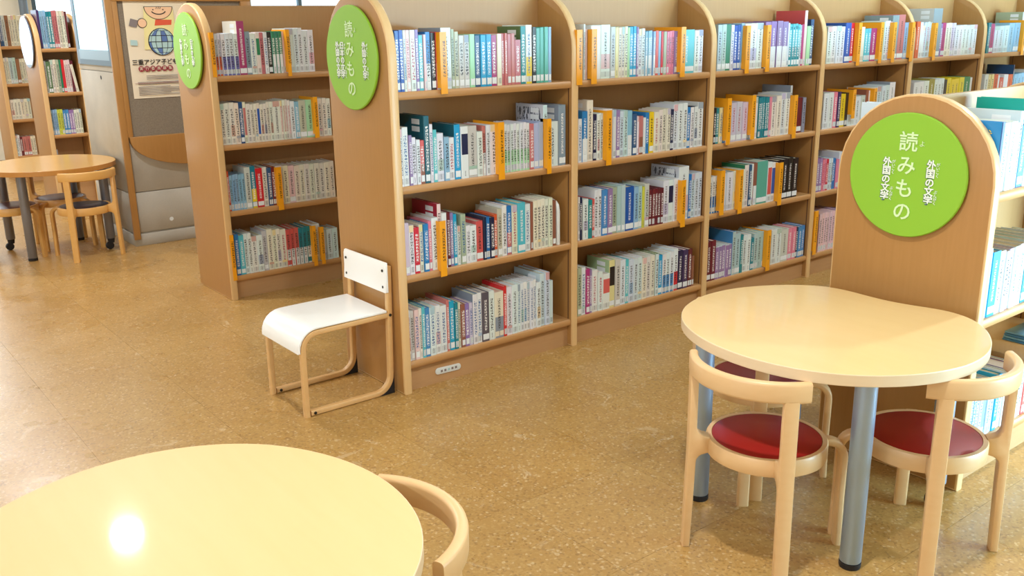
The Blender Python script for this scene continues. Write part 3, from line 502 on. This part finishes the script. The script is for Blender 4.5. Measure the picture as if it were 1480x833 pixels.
'i2':(7.04,0.944,"0.038,0.0155,0.24,C k;0.054,0.0155,0.242,C k;0.07,0.0155,0.244,C k;0.085,0.0303,0.238,Lg k;0.115,0.0303,0.24,Lg k;0.145,0.0304,0.229,U;0.176,0.0219,0.226,C k;0.198,0.0219,0.228,C k;0.22,0.0219,0.23,C k"),
'i3':(7.04,0.609,"0.038,0.003,0.185,Vw k;0.042,0.003,0.187,Vw k;0.044,0.0293,0.186,C k;0.074,0.0293,0.188,C k;0.103,0.0293,0.19,C k;0.132,0.0293,0.186,C k;0.162,0.0293,0.188,C k;0.191,0.0293,0.19,C k"),
'i4':(7.04,0.259,"0.038,0.0191,0.198,W k;0.058,0.0191,0.2,W k;0.077,0.0221,0.182,Md w;0.099,0.0356,0.181,Ro k;0.135,0.0356,0.183,Ro k;0.17,0.0224,0.181,C k;0.193,0.0224,0.183,C k"),
'j1':(-1.8,0.94,"0.94,0.0192,0.204,*Bs - Ao;0.959,0.0397,0.199,*W b;0.998,0.0397,0.201,*W b;1.038,0.0198,0.196,*Lw;1.058,0.0209,0.227,*Lw k - Lw;1.079,0.0396,0.184,*B3 w;1.119,0.0205,0.186,*W k;1.139,0.0237,0.183,W b;1.163,0.0237,0.185,W b;1.186,0.0288,0.251,T - Tq;1.215,0.0262,0.17,W b;1.241,0.0262,0.172,W b;1.268,0.0262,0.174,W b;1.294,0.0303,0.186,Lw;1.324,0.0303,0.188,Lw"),
'j2':(-1.8,0.55,"0.94,0.0261,0.216,*W b;0.966,0.0261,0.218,*W b;0.992,0.0497,0.204,*A w;1.041,0.037,0.199,*W k;1.078,0.0298,0.194,*Vw k;1.108,0.0298,0.196,*Vw k;1.138,0.0409,0.199,*W g;1.179,0.0409,0.201,*W g;1.22,0.0419,0.189,*T w;1.262,0.0353,0.197,Lw b;1.297,0.0353,0.199,Lw b;1.332,0.0353,0.201,Lw b;1.367,0.0353,0.197,Lw b;1.403,0.0303,0.18,W b;1.433,0.0303,0.182,W b;1.463,0.0303,0.184,W b"),
'j3':(-1.8,0.13,"0.94,0.0111,0.205,W b;0.951,0.0111,0.207,W b;0.962,0.016,0.198,Lw b;0.978,0.016,0.2,Lw b;0.994,0.0215,0.193,*B3 w;1.016,0.0191,0.189,W b;1.035,0.0191,0.191,W b;1.054,0.0276,0.182,*L;1.081,0.0281,0.18,*Lw b;1.109,0.0281,0.182,*Lw b;1.137,0.0285,0.195,*A w;1.166,0.029,0.187,*W b;1.195,0.029,0.189,*W b;1.224,0.0714,0.191,*V w;1.295,0.0243,0.179,*W k;1.32,0.0243,0.181,*W k;1.344,0.0284,0.172,*R1 w;1.372,0.0411,0.169,W b;1.413,0.0411,0.171,W b;1.454,0.0411,0.173,W b"),
}
DIVS = [('a1', 0, 0.225, 0.255, 1.178, 1.407), ('a2', 0, 0.487, 0.525, 0.818, 1.051), ('a2', 0, 0.754, 0.777, 0.814, 1.046), ('a3', 0, 0.193, 0.223, 0.46, 0.687), ('b1', 0, 0.92, 0.952, 1.176, 1.404), ('b1', 0, 0.998, 1.037, 1.176, 1.405), ('b1', 0, 1.554, 1.602, 1.18, 1.406), ('b2', 0, 1.081, 1.132, 0.814, 1.057), ('b3', 0, 1.595, 1.641, 0.456, 0.689), ('c1', 0, 2.021, 2.078, 1.175, 1.406), ('c1', 0, 2.186, 2.241, 1.177, 1.406), ('c2', 0, 1.916, 1.958, 0.831, 1.061), ('c2', 0, 2.109, 2.151, 0.842, 1.065), ('c2', 0, 2.451, 2.506, 0.817, 1.045), ('c3', 0, 1.898, 1.934, 0.475, 0.705), ('c3', 0, 2.03, 2.08, 0.463, 0.693), ('c3', 0, 2.361, 2.416, 0.464, 0.696), ('c4', 0, 2.296, 2.347, 0.109, 0.336), ('d1', 0, 2.984, 3.059, 1.176, 1.407), ('d1', 0, 3.214, 3.282, 1.181, 1.408), ('d1', 0, 3.357, 3.419, 1.18, 1.406), ('d2', 0, 2.982, 3.056, 0.882, 1.044), ('d2', 0, 3.201, 3.271, 0.922, 1.04), ('d4', 0, 2.742, 2.777, 0.129, 0.384), ('e1', 0, 3.559, 3.619, 1.178, 1.404), ('e1', 0, 3.818, 3.884, 1.175, 1.397), ('f1', 0, 4.997, 5.07, 1.17, 1.402), ('g1', 1.759, 0.017, 0.038, 1.19, 1.411), ('g1', 1.759, 0.431, 0.452, 1.176, 1.419), ('g2', 1.759, 0.562, 0.589, 0.835, 1.059), ('g3', 1.759, 0.311, 0.343, 0.46, 0.697), ('g4', 1.759, 0.017, 0.038, 0.11, 0.363), ('g4', 1.759, 0.499, 0.522, 0.11, 0.344), ('g4', 1.759, 0.549, 0.571, 0.113, 0.33)]
# ------------------------------------------------------------------ books
PAL = dict(W=(226, 232, 236), C=(228, 225, 210), G=(200, 204, 202), Gb=(140, 152, 168), Lw=(206, 224, 232), L=(140, 184, 214), Lg=(176, 204, 204),
 B2=(36, 122, 196), B3=(70, 140, 200), Bd=(40, 88, 176), Bs=(44, 84, 130), Bv=(110, 112, 178), N=(30, 36, 74), K=(36, 30, 34), Kg=(88, 88, 98),
 A=(28, 160, 212), Aq=(90, 190, 206), Ao=(38, 140, 208), T=(24, 132, 146), Td=(22, 96, 112), Tg=(92, 172, 158), Tq=(0, 164, 150), E=(40, 132, 92), Eg=(88, 120, 78), M=(168, 218, 176), Mp=(170, 196, 150),
 Pk=(226, 130, 158), Pk0=(232, 204, 208), Pg=(208, 214, 226), R=(206, 36, 54), R1=(214, 96, 92), Ro=(196, 116, 116), Rd=(170, 40, 64), Rp=(204, 76, 84), Or=(214, 92, 50), U=(146, 94, 72), S=(196, 194, 170), Sg=(170, 184, 156),
 Y=(234, 206, 40), Yl=(206, 212, 80), Yw=(228, 220, 160), V=(148, 122, 176), Vw=(206, 200, 222), Lv=(176, 190, 224), Vd=(62, 44, 92), Mg=(176, 56, 118), Md=(106, 28, 44), Ol=(150, 140, 60), Cy=(224, 222, 150), X=(244, 168, 30))
INK = dict(k=(40, 38, 44), w=(240, 240, 240), b=(40, 90, 150), r=(170, 60, 80), g=(40, 130, 90), y=(236, 216, 60))
PAGE = lin((228, 222, 206))
def jit(c, a=6): return tuple(max(0, min(255, v+random.uniform(-a, a))) for v in c)
class Acc:
    def __init__(s): s.v = []; s.f = []; s.c = []; s.i = []; s.uv = []
    def quad(s, pts, col, ink=None, uvs=None):
        n = len(s.v); s.v += pts; s.f.append(tuple(range(n, n+len(pts))))
        for k in range(len(pts)):
            s.c += [*col, 1.0]; s.i += ([*ink[:3], 1.0] if ink else [0, 0, 0, 0.0]); s.uv += (uvs[k] if uvs else (9.0, 0.0))
    def mesh(s, name):
        me = bpy.data.meshes.new(name); me.from_pydata(s.v, [], s.f)
        a = me.color_attributes.new('Cover', 'FLOAT_COLOR', 'CORNER'); a.data.foreach_set('color', s.c)
        a = me.color_attributes.new('Ink', 'FLOAT_COLOR', 'CORNER'); a.data.foreach_set('color', s.i)
        u = me.uv_layers.new(name='Print'); u.data.foreach_set('uv', s.uv); return me
def book_geo(acc, w, h, d, style, o=(0, 0, 0), lean=0, pages=True):
    """spine towards -y, left board at x=0; style = tokens colour, ink letter, h c2 / n c2, - cover colour"""
    x0, y0, z0 = o
    tk = style.split(); col = lin(jit(PAL[tk[0]])); ink = None; c2 = None; mode = None; cov = col; q = 1
    while q < len(tk):
        t_ = tk[q]
        if t_ in ('h', 'n') and c2 is None:
            mode = t_
            if q+1 < len(tk) and tk[q+1] in PAL: c2 = lin(PAL[tk[q+1]]); q += 1
            else: c2 = lin(PAL['W'])
        elif t_ == '-': cov = lin(PAL[tk[q+1]]); q += 1
        elif t_ in INK: ink = lin(INK[t_])
        q += 1
    t = .0022; c = min(.0022, w*.2)
    P = lambda x, y, z: (x0+x+lean*z, y0+y, z0+z)
    # spine bands
    lab = .034 if style.split()[0] not in ('W', 'C', 'Lw') else .03
    zs = [0, .008, lab, lab+.012, h*.46, h*.86, h]
    cols = [col]*6
    labc = lin((222, 228, 232)) if tk[0] not in ('W', 'C', 'Lw', 'G') else tuple(v*.8 for v in col)
    if random.random() < .8: cols[1] = labc
    if mode == 'h': cols[4] = col; cols[5] = col; cols[3] = c2; cols[2] = c2; cols[0] = c2
    if mode == 'n': cols[3] = c2 if random.random() < .4 else col; cols[4] = c2
    if tk[0] in ('W', 'C', 'Lw', 'G') and not mode and random.random() < .42:
        ac = lin(jit(random.choice(((214, 150, 160), (120, 170, 200), (150, 190, 170), (232, 206, 120), (90, 110, 150), (196, 120, 96), (170, 160, 200))), 10)); cols[random.choice((2, 3, 5, 5))] = tuple(.35*col[q_]+.65*ac[q_] for q_ in range(3))
    hw = max(.0022, min(.0062, w*.30)); seed = random.uniform(0, 50)//1
    for b in range(6):
        ik = ink if (ink and b in (3, 4)) else (lin((90, 96, 110)) if b == 1 else None)
        k_ = 1.0 if b != 1 else 2.4
        za, zb = zs[b], zs[b+1]
        uvs = []
        for (x, z) in ((c, za), (w-c, za), (w-c, zb), (c, zb)): uvs.append(((x-w/2)/hw*k_, z/(2*hw)*k_+seed*3))
        acc.quad([P(c, 0, za), P(w-c, 0, za), P(w-c, 0, zb), P(c, 0, zb)], cols[b], ik, [v for v in uvs])
    acc.quad([P(0, c, 0), P(c, 0, 0), P(c, 0, h), P(0, c, h)], col); acc.quad([P(w-c, 0, 0), P(w, c, 0), P(w, c, h), P(w-c, 0, h)], col)
    if '- Pg' in style:
        za = h-.075; uvs = [((z-(h-.04))/.028, y/.03+7) for y, z in ((d, za), (c, za), (c, h-.005), (d, h-.005))]
        acc.quad([P(-.0002, d-.01, za), P(-.0002, .02, za), P(-.0002, .02, h-.005), P(-.0002, d-.01, h-.005)], cov, lin((90, 96, 110)), uvs)
    acc.quad([P(0, d, 0), P(0, c, 0), P(0, c, h), P(0, d, h)], cov); acc.quad([P(w, c, 0), P(w, d, 0), P(w, d, h), P(w, c, h)], cov)
    # board tops, foredges and inner faces
    for z, fl_ in ((h, 0), (0, 1)):
        for pts in ([(0, c), (t, t+c), (t, d), (0, d)], [(w-t, t+c), (w, c), (w, d), (w-t, d)], [(0, c), (c, 0), (w-c, 0), (w, c), (w-t, t+c), (t, t+c)]):
            pts = [P(x, y, z) for x, y in pts]
            acc.quad(pts if (fl_ == 0) else pts[::-1], cov)
    acc.quad([P(t, d, 0), P(0, d, 0), P(0, d, h), P(t, d, h)], cov); acc.quad([P(w, d, 0), P(w-t, d, 0), P(w-t, d, h), P(w, d, h)], cov)
    acc.quad([P(t, t+c, h), P(t, t+c, h-.006), P(t, d, h-.006), P(t, d, h)], cov)
    acc.quad([P(w-t, t+c, h), P(w-t, d, h), P(w-t, d, h-.006), P(w-t, t+c, h-.006)], cov)
    if pages: page_geo(acc, w, h, d, o, lean)
def page_geo(acc, w, h, d, o=(0, 0, 0), lean=0):
    x0, y0, z0 = o; P = lambda x, y, z: (x0+x+lean*z, y0+y, z0+z)
    a, b, y_, e = .0024, w-.0024, .0046, d-.004; za, zb = .003, h-.0032
    pg = tuple(v*random.uniform(.85, 1.05) for v in PAGE)
    acc.quad([P(a, y_, zb), P(b, y_, zb), P(b, e, zb), P(a, e, zb)], pg); acc.quad([P(a, e, za), P(b, e, za), P(b, y_, za), P(a, y_, za)], pg)
    acc.quad([P(b, e, za), P(a, e, za), P(a, e, zb), P(b, e, zb)], pg); acc.quad([P(a, y_, za), P(b, y_, za), P(b, y_, zb), P(a, y_, zb)], pg)
    acc.quad([P(a, e, za), P(a, y_, za), P(a, y_, zb), P(a, e, zb)], pg); acc.quad([P(b, y_, za), P(b, e, za), P(b, e, zb), P(b, y_, zb)], pg)
CN = dict(W='white', C='cream', G='light grey', Gb='blue-grey', Lw='bluish white', L='pale blue', Lg='pale grey-teal', B2='bright blue', B3='mid blue', Bd='deep blue', Bs='steel blue', Bv='violet-blue', N='navy', K='black', Kg='mottled grey',
 A='cyan blue', Aq='aqua', Ao='sky blue', T='teal', Td='dark teal', Tg='sea green', Tq='turquoise', E='green', Eg='dull green', M='mint green', Mp='pale green', Pk='pink', Pk0='pale pink', Pg='pearl grey', R='red', R1='coral red', Ro='dusty rose', Rd='crimson', Rp='rose red',
 Or='orange-red', U='brown', S='stone', Sg='sage green', Y='yellow', Yl='lime yellow', Yw='pale yellow', V='violet', Vw='lilac white', Lv='lavender blue', Vd='dark violet', Mg='magenta', Md='maroon', Ol='olive', Cy='pale lemon', X='orange')
ORD = 'zeroth first second third fourth fifth sixth seventh eighth ninth tenth eleventh twelfth thirteenth fourteenth fifteenth sixteenth seventeenth eighteenth nineteenth twentieth'.split()
def ordn(n):
    if n <= 20: return ORD[n]
    return ('twenty-' if n < 30 else 'thirty-')+ORD[n-20 if n < 30 else n-30] if n not in (30,) else 'thirtieth'
BAY = dict(a='first bay of middle bookcase', b='second bay of middle bookcase', c='third bay of middle bookcase', d='fourth bay of middle bookcase', e='fifth bay of middle bookcase', f='sixth bay of middle bookcase',
 g='bookcase behind the white chair', h='far narrow bookcase', i='farthest bookcase', j='low bookcase at right')
SH = {'1': 'top shelf', '2': 'second shelf down', '3': 'third shelf down', '4': 'bottom shelf'}
rest = Acc(); book_of = {}
tall_prev = 0
for key, (Y, z, data) in ROWS.items():
    hp = 0
    for n, rec in enumerate(data.split(';')):
        x, w, h, st = rec.split(',', 3); x, w, h = float(x), float(w), float(h)
        single = st.startswith('*'); st = st.lstrip('*')
        d = .135 if h < .2 else (.155 if h < .235 else .185)
        if key[0] == 'j': d = .17 if h < .235 else .2
        w2 = w-.0007; yo = Y+.010+random.uniform(0, .006)
        lean = .12 if (key == 'h2' and n > 10) else 0
        if not single:
            book_geo(rest, w2, h, d, st, (x, yo, z), -lean if lean else 0)
        else:
            acc = Acc(); book_geo(acc, w2, h, d, st, pages=False)
            o = link('book', acc.mesh('book'), 'book'); o.location = (x, yo, z)
            nm = CN[st.split()[0]]
            thick = 'thin ' if w < .016 else ('thick ' if w > .037 else '')
            s_ = SH[key[1]] if key[0] != 'j' else {'1': 'top shelf', '2': 'middle shelf', '3': 'bottom shelf'}[key[1]]
            tag(o, '%s%s book, %s from left, %s, %s' % (thick, nm, ordn(n+1), s_, BAY[key[0]]), 'book', 'books standing on the shelves')
            pa = Acc(); page_geo(pa, w2, h, d); link('page_block', pa.mesh('page_block'), 'book', o)
            if st.split()[0] not in ('W', 'C', 'Lw') and w > .012:
                box('spine_label', .003, w2-.003, -.0006, .0002, .009, .032, 'label', o)
            if (h-hp) > .028 and h > .225:
                box('barcode_label', -.0005, .0002, .03, .085, h-.034, h-.014, 'label', o); box('barcode_label', -.0005, .0002, .03, .085, h-.062, h-.042, 'label', o)
            book_of[key, n] = (o, w2, h, d)
        hp = h
# the writing that can be read on books
k1 = ('j1', 0)
if k1 in book_of:
    o, w2, h, d = book_of[k1]; text('cover_lettering', '犬', .032, (-.0006, .042, h-.04), 'yellow_print', o)
g4_ = [k for k in book_of if k[0] == 'c1' and 16 <= k[1] <= 19]
for ch, k in zip('フィロー', sorted(g4_)[-4:]):
    o, w2, h, d = book_of[k]; text('spine_lettering', ch, .018, (w2/2, -.0008, h-.02), 'black', o, '-y')
# two white books in the rear shelves of the low bookcase, only their tops show
M['rearbook'] = plain('pale_green_white_cover', (218, 232, 224), .4)
for (x, w, h, lab) in ((.96, .03, .235, 'pale greenish white book top showing left of the large green sign'), (1.30, .22, .20, 'white book top showing above the back edge of low bookcase')):
    acc = Acc(); book_geo(acc, w, h, .2, 'Lw', pages=True); o = link('book', acc.mesh('book'), 'book'); o.location = (x, -1.8+.27, .94+.0); tag(o, lab, 'book', 'books standing on the shelves')
tag(link('book_rows', rest.mesh('book_rows'), 'book'), 'remaining distant books in the shelves', 'book', kind='stuff')

# orange section dividers between the books
def divider(key, Y, xa, xb, zb, zt):
    o = tag(empty('section_divider', (xb-.031, Y-.010, zb)), None, 'divider', 'orange section dividers between the books')
    h = zt-zb; W_ = .031 if xb-xa > .03 else max(.018, xb-xa); o.location.x = xb-W_
    acc = Acc(); c = lin((246, 168, 30)); k = lin((40, 30, 20)); hw = .0062; sd = random.randint(0, 90)
    zs = [0, h*.28, h*.86, h]
    for i in range(3):
        za, zb_ = zs[i], zs[i+1]; uv = []
        for (x, z) in ((0, za), (W_, za), (W_, zb_), (0, zb_)): uv.append(((x-W_*.6)/hw, z/(2*hw)+sd))
        acc.quad([(0, -.002, za), (W_, -.002, za), (W_, -.002, zb_), (0, -.002, zb_)], c, k if i == 1 else None, uv)
    for pts in ([(0, .001, 0), (0, -.002, 0), (0, -.002, h), (0, .001, h)], [(W_, -.002, 0), (W_, .001, 0), (W_, .001, h), (W_, -.002, h)], [(0, -.002, h), (W_, -.002, h), (W_, .001, h), (0, .001, h)],
                [(0, .001, 0), (W_, .001, 0), (W_, -.002, 0), (0, -.002, 0)], [(W_, .001, 0), (0, .001, 0), (0, .001, h), (W_, .001, h)]): acc.quad(pts, c)
    link('front_plate', acc.mesh('front_plate'), 'book', o)
    box('side_plate', .0, .002, .0012, .17, .022, h-.001, 'divider', o)
    return o
M['divider'] = plain('orange_plastic', (246, 168, 30), .4)
cnt = {}
for dv in DIVS:
    o = divider(*dv); k = dv[0]; cnt.setdefault(k, []).append(o)
for k, L_ in cnt.items():
    s_ = SH[k[1]]
    for i, o in enumerate(L_):
        pos = '' if len(L_) == 1 else ' '+ORD[i+1]+' from left,'
        o['label'] = 'orange divider with black lettering,%s %s, %s' % (pos, s_, BAY[k[0]])
# white bookend
be = tag(empty('bookend', (.8215, .012, .487)), 'white rounded metal bookend at right end of third shelf, first bay', 'bookend')
prism('bookend_plate', [(0, 0), (.15, 0), (.15, .15), (.14, .185), (.12, .20), (.045, .20), (.02, .193), (.006, .178), (0, .15)], 'x', .008, .026, 'bookend', be, .004)
box('bookend_foot', .026, .05, .04, .15, 0, .0015, 'bookend', be)
# flat booklets on the tray
for k in range(4):
    b = box('booklet', 1.37+.004*k, 1.37+.24-.003*k, -1.778+.003*k, -1.685, .368+.0075*k, .368+.0075*k+.006, ('booklet', 'booklet2', 'booklet', 'booklet2')[k], None, .001, 1)
    tag(b, ('blue booklet lying flat at the bottom of the small pile on the tray', 'blue booklet lying second from the bottom of the tray pile', 'darker blue booklet lying just under the top one of the tray pile', 'topmost pale blue booklet of the small pile on the tray')[k], 'booklet', 'booklets lying flat on the tray')

# ------------------------------------------------------------------ tables
OUT = [(0.208,-1.254),(0.29,-1.202),(0.403,-1.168),(0.53,-1.174),(0.644,-1.223),(0.739,-1.297),(0.785,-1.366),(0.795,-1.435),(0.783,-1.509),(0.778,-1.59),(0.792,-1.656),(0.814,-1.716),(0.821,-1.775),(0.799,-1.838),(0.745,-1.905),(0.66,-1.962),(0.577,-1.997),(0.505,-2.012),(0.418,-2.015),(0.338,-1.998),(0.251,-1.958),(0.183,-1.908),(0.129,-1.85),(0.088,-1.78),(0.062,-1.699),(0.052,-1.6),(0.061,-1.502),(0.098,-1.397),(0.148,-1.315)]
def smooth(pts, it=3):
    for _ in range(it):
        q = []
        n = len(pts)
        for i in range(n):
            p0, p1, p2, p3 = pts[i-1], pts[i], pts[(i+1) % n], pts[(i+2) % n]
            q.append(p1); q.append(tuple((-p0[k]+9*p1[k]+9*p2[k]-p3[k])/16 for k in (0, 1)))
        pts = q
    return pts
def soften(pts, n=2):
    for _ in range(n): pts = [tuple(.25*pts[i-1][k]+.5*pts[i][k]+.25*pts[(i+1) % len(pts)][k] for k in (0, 1)) for i in range(len(pts))]
    return pts
def bean_table(fx, fy, name_mats, label, legs, H=.60):
    pts = smooth(soften(OUT, 1), 2); pts = [(fx(x), fy(y)) for x, y in pts]
    cx = sum(p[0] for p in pts)/len(pts); cy = sum(p[1] for p in pts)/len(pts)
    t = tag(empty('kidney_table', (cx, cy, 0)), label, 'table', 'kidney-shaped reading tables')
    sharp(prism('table_top', [(x-cx, y-cy) for x, y in pts], 'z', H-.031, H, [name_mats[0], name_mats[1]], t, .002, 1, 2), 22)
    for (x, y, caster) in legs:
        z0 = .075 if caster else .018
        lg = lathe('table_leg', [(0, z0), (.027, z0), (.0285, z0+.002), (.0285, H-.0315), (0, H-.0315)], name_mats[2], t, (x-cx, y-cy, 0), 28)
        lathe('mounting_plate', [(0, H-.0375), (.05, H-.0375), (.05, H-.0315), (0, H-.0315)], name_mats[2], lg, (0, 0, 0), 24)
        if caster:
            lathe('caster_fork', [(0, .04), (.02, .045), (.024, .075), (0, .075)], 'rubber', lg, (0, 0, 0), 16)
            lathe('caster_wheel', [(0, -.014), (.022, -.014), (.026, -.008), (.026, .008), (.022, .014), (0, .014)], 'rubber', lg, (-.012, 0, .026), 20, 'y')
        else: lathe('rubber_foot', [(0, 0), (.0275, 0), (.029, .004), (.029, .017), (0, .017)], 'rubber', lg, (0, 0, 0), 24)
    return t
bean_table(lambda x: x, lambda y: y, ('table', 'table_edge', 'steel'), 'maple kidney-shaped table with silver legs and red-seated chairs, beside low bookcase', [(.28, -1.828, 0), (.256, -1.317, 0), (.775, -1.80, 1), (.70, -1.33, 1)])
bean_table(lambda x: -.954-x, lambda y: y, ('table', 'table_edge', 'steel'), 'maple kidney-shaped table nearest the camera, cut by the bottom edge', [(-.954-.28, -1.828, 0), (-.954-.28, -1.317, 0), (-.954-.745, -1.80, 1), (-.954-.70, -1.33, 1)])
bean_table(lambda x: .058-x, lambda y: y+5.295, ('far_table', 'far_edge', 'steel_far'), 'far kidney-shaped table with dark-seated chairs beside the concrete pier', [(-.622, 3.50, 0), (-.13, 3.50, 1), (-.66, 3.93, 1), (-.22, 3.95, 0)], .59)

# ------------------------------------------------------------------ round-seated armchairs
def armchair(wm, seat, label, loc, ang, group):
    t = tag(empty('armchair', (loc[0], loc[1], 0), ang), label, 'chair', group)
    Hs = .335; Rr = .163
    lathe('seat_rim', [(0, Hs-.05), (Rr-.012, Hs-.05), (Rr-.002, Hs-.047), (Rr, Hs-.04), (Rr, Hs-.005), (Rr-.003, Hs), (Rr-.015, Hs), (Rr-.015, Hs-.006), (0, Hs-.006)], wm, t, seg=64)
    lathe('seat_pad', [(0, Hs-.006), (Rr-.016, Hs-.006), (Rr-.016, Hs-.001), (Rr-.02, Hs+.001), (0, Hs-.003)], seat, t, seg=64)
    ro = .216; ri = .194
    def arc(cx, cz, r, a0, a1, n=6): return [(cx+r*math.cos(R(a0+(a1-a0)*k/n)), cz+r*math.sin(R(a0+(a1-a0)*k/n))) for k in range(n+1)]
    for s in (1, -1):          # back legs carrying the rail, forked to the seat
        prof = [(ro+.006, 0), (ro+.003, .18), (ro, .30), (ro, .525), (ri, .525), (ri, .40)]+arc(.168, .368, .026, 0, -80, 5)+[(.158, .338), (.158, .292)]+arc(.168, .262, .026, 80, 0, 5)+[(ri+.002, .18), (ri+.008, 0)]
        lg = prism('back_leg', prof, 'y', -.020, .020, wm, t, .005, None, 2)
        lg.rotation_euler = (0, 0, PI-s*R(45))
    for s in (1, -1):          # front legs bent over under the seat
        pth = [(.150, 0, Hs-.020), (.170, 0, Hs-.018)]+[(.170+.045*math.sin(R(a)), 0, Hs-.063+.045*math.cos(R(a))) for a in (15, 30, 45, 60, 75, 90)]+[(.214, 0, .15), (.217, 0, 0.0)]
        lg = sweep('front_leg', pth, .036, .021, wm, t, up=(0, 1, 0)); lg.rotation_euler = (0, 0, s*R(45))
    pts = []
    for k in range(25):
        a = R(180-58+116*k/24); pts.append((.205*math.cos(a), .205*math.sin(a), .543))
    sweep('back_rail', pts, .056, .024, wm, t, up=(0, 0, 1), bev=.36)
    return t
GR = 'bentwood armchairs at the tables'
armchair('chair', 'red', 'beech armchair with round red seat, at left-hand side of the kidney table, nearest camera', (.187, -1.600), R(6), GR)
armchair('chair', 'red', 'beech armchair with round red seat, right foreground in front of low bookcase', (.530, -1.866), R(83), GR)
armchair('chair', 'red', 'beech armchair with red seat tucked under the far side of the table', (.548, -1.304), R(-7), GR)
armchair('chair', 'maroon', 'beech armchair of which only the curved back rail shows, beside nearest table', (-1.13, -1.665), R(166), GR)
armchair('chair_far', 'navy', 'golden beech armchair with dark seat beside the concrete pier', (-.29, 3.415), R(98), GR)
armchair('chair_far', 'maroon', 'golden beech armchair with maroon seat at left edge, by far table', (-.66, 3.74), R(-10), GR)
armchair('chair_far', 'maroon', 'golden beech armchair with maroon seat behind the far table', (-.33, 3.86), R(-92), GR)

# ------------------------------------------------------------------ white chair
wc = tag(empty('white_chair', (-.2, .205, 0)), 'small white-seated chair with birch frame standing against the end of the middle bookcase', 'chair')
def arcp(cx, cz, r, a0, a1, n=8): return [(cx+r*math.cos(R(a0+(a1-a0)*k/n)), 0, cz+r*math.sin(R(a0+(a1-a0)*k/n))) for k in range(n+1)]
for s, yy in (('near', -.151), ('far', .151)):
    # front leg and seat rail, one bent strip
    f = [(-.200, yy, 0.0), (-.198, yy, .24)]+[(x, yy, z) for x, _, z in arcp(-.137, .268, .06, 180, 90)]+[(.17, yy, .331)]
    sweep('front_leg', f, .024, .021, 'chair_ply', wc, up=(0, 1, 0), bev=.2)
    r = [(.187, yy, .528), (.181, yy, .33), (.174, yy, .09)]+[(x, yy, z) for x, _, z in arcp(.104, .082, .070, 0, -90)]+[(-.186, yy, .012)]
    sweep('rear_leg', r, .024, .021, 'chair_ply', wc, up=(0, 1, 0), bev=.2)
    yb = yy-.0135
    for (x, z) in ((-.17, .012), (.18, .332)): lathe('bolt', [(0, 0), (.006, 0), (.006, .003), (0, .003)], 'bolt', wc, (x, yb+.0015, z), 14, 'y')
    prism('rubber_bumper', [(.118, 0), (.186, 0), (.186, .085), (.180, .06), (.165, .035), (.145, .015)], 'y', yy-.009, yy+.009, 'rubber', wc, .001)
sp = [(.166, .3515)]+[(x, z) for x, z in ((.0, .3515), (-.10, .3515))]+[(-.137+.083*math.cos(R(a)), .268+.083*math.sin(R(a))) for a in (92, 105, 120, 135, 150, 165, 178)]+[(-.2205, .258)]
inner = [(.166, .3422), (.0, .3422), (-.10, .3422)]+[(-.137+.0735*math.cos(R(a)), .268+.0735*math.sin(R(a))) for a in (92, 105, 120, 135, 150, 165, 178)]+[(-.211, .258)]
seat = prism('seat', sp+inner[::-1], 'y', -.163, .163, 'white', wc, .003)
br = prism('backrest', [(.162, .425), (.166, .48), (.166, .53), (.170, .543), (.177, .545), (.177, .425)], 'y', -.168, .168, 'white', wc, .003)
for yy in (-.146, .146):
    for z in (.446, .512): lathe('backrest_screw', [(0, 0), (.0055, 0), (.0055, .003), (0, .003)], 'bolt', wc, (.1655, yy, z), 12, 'x')
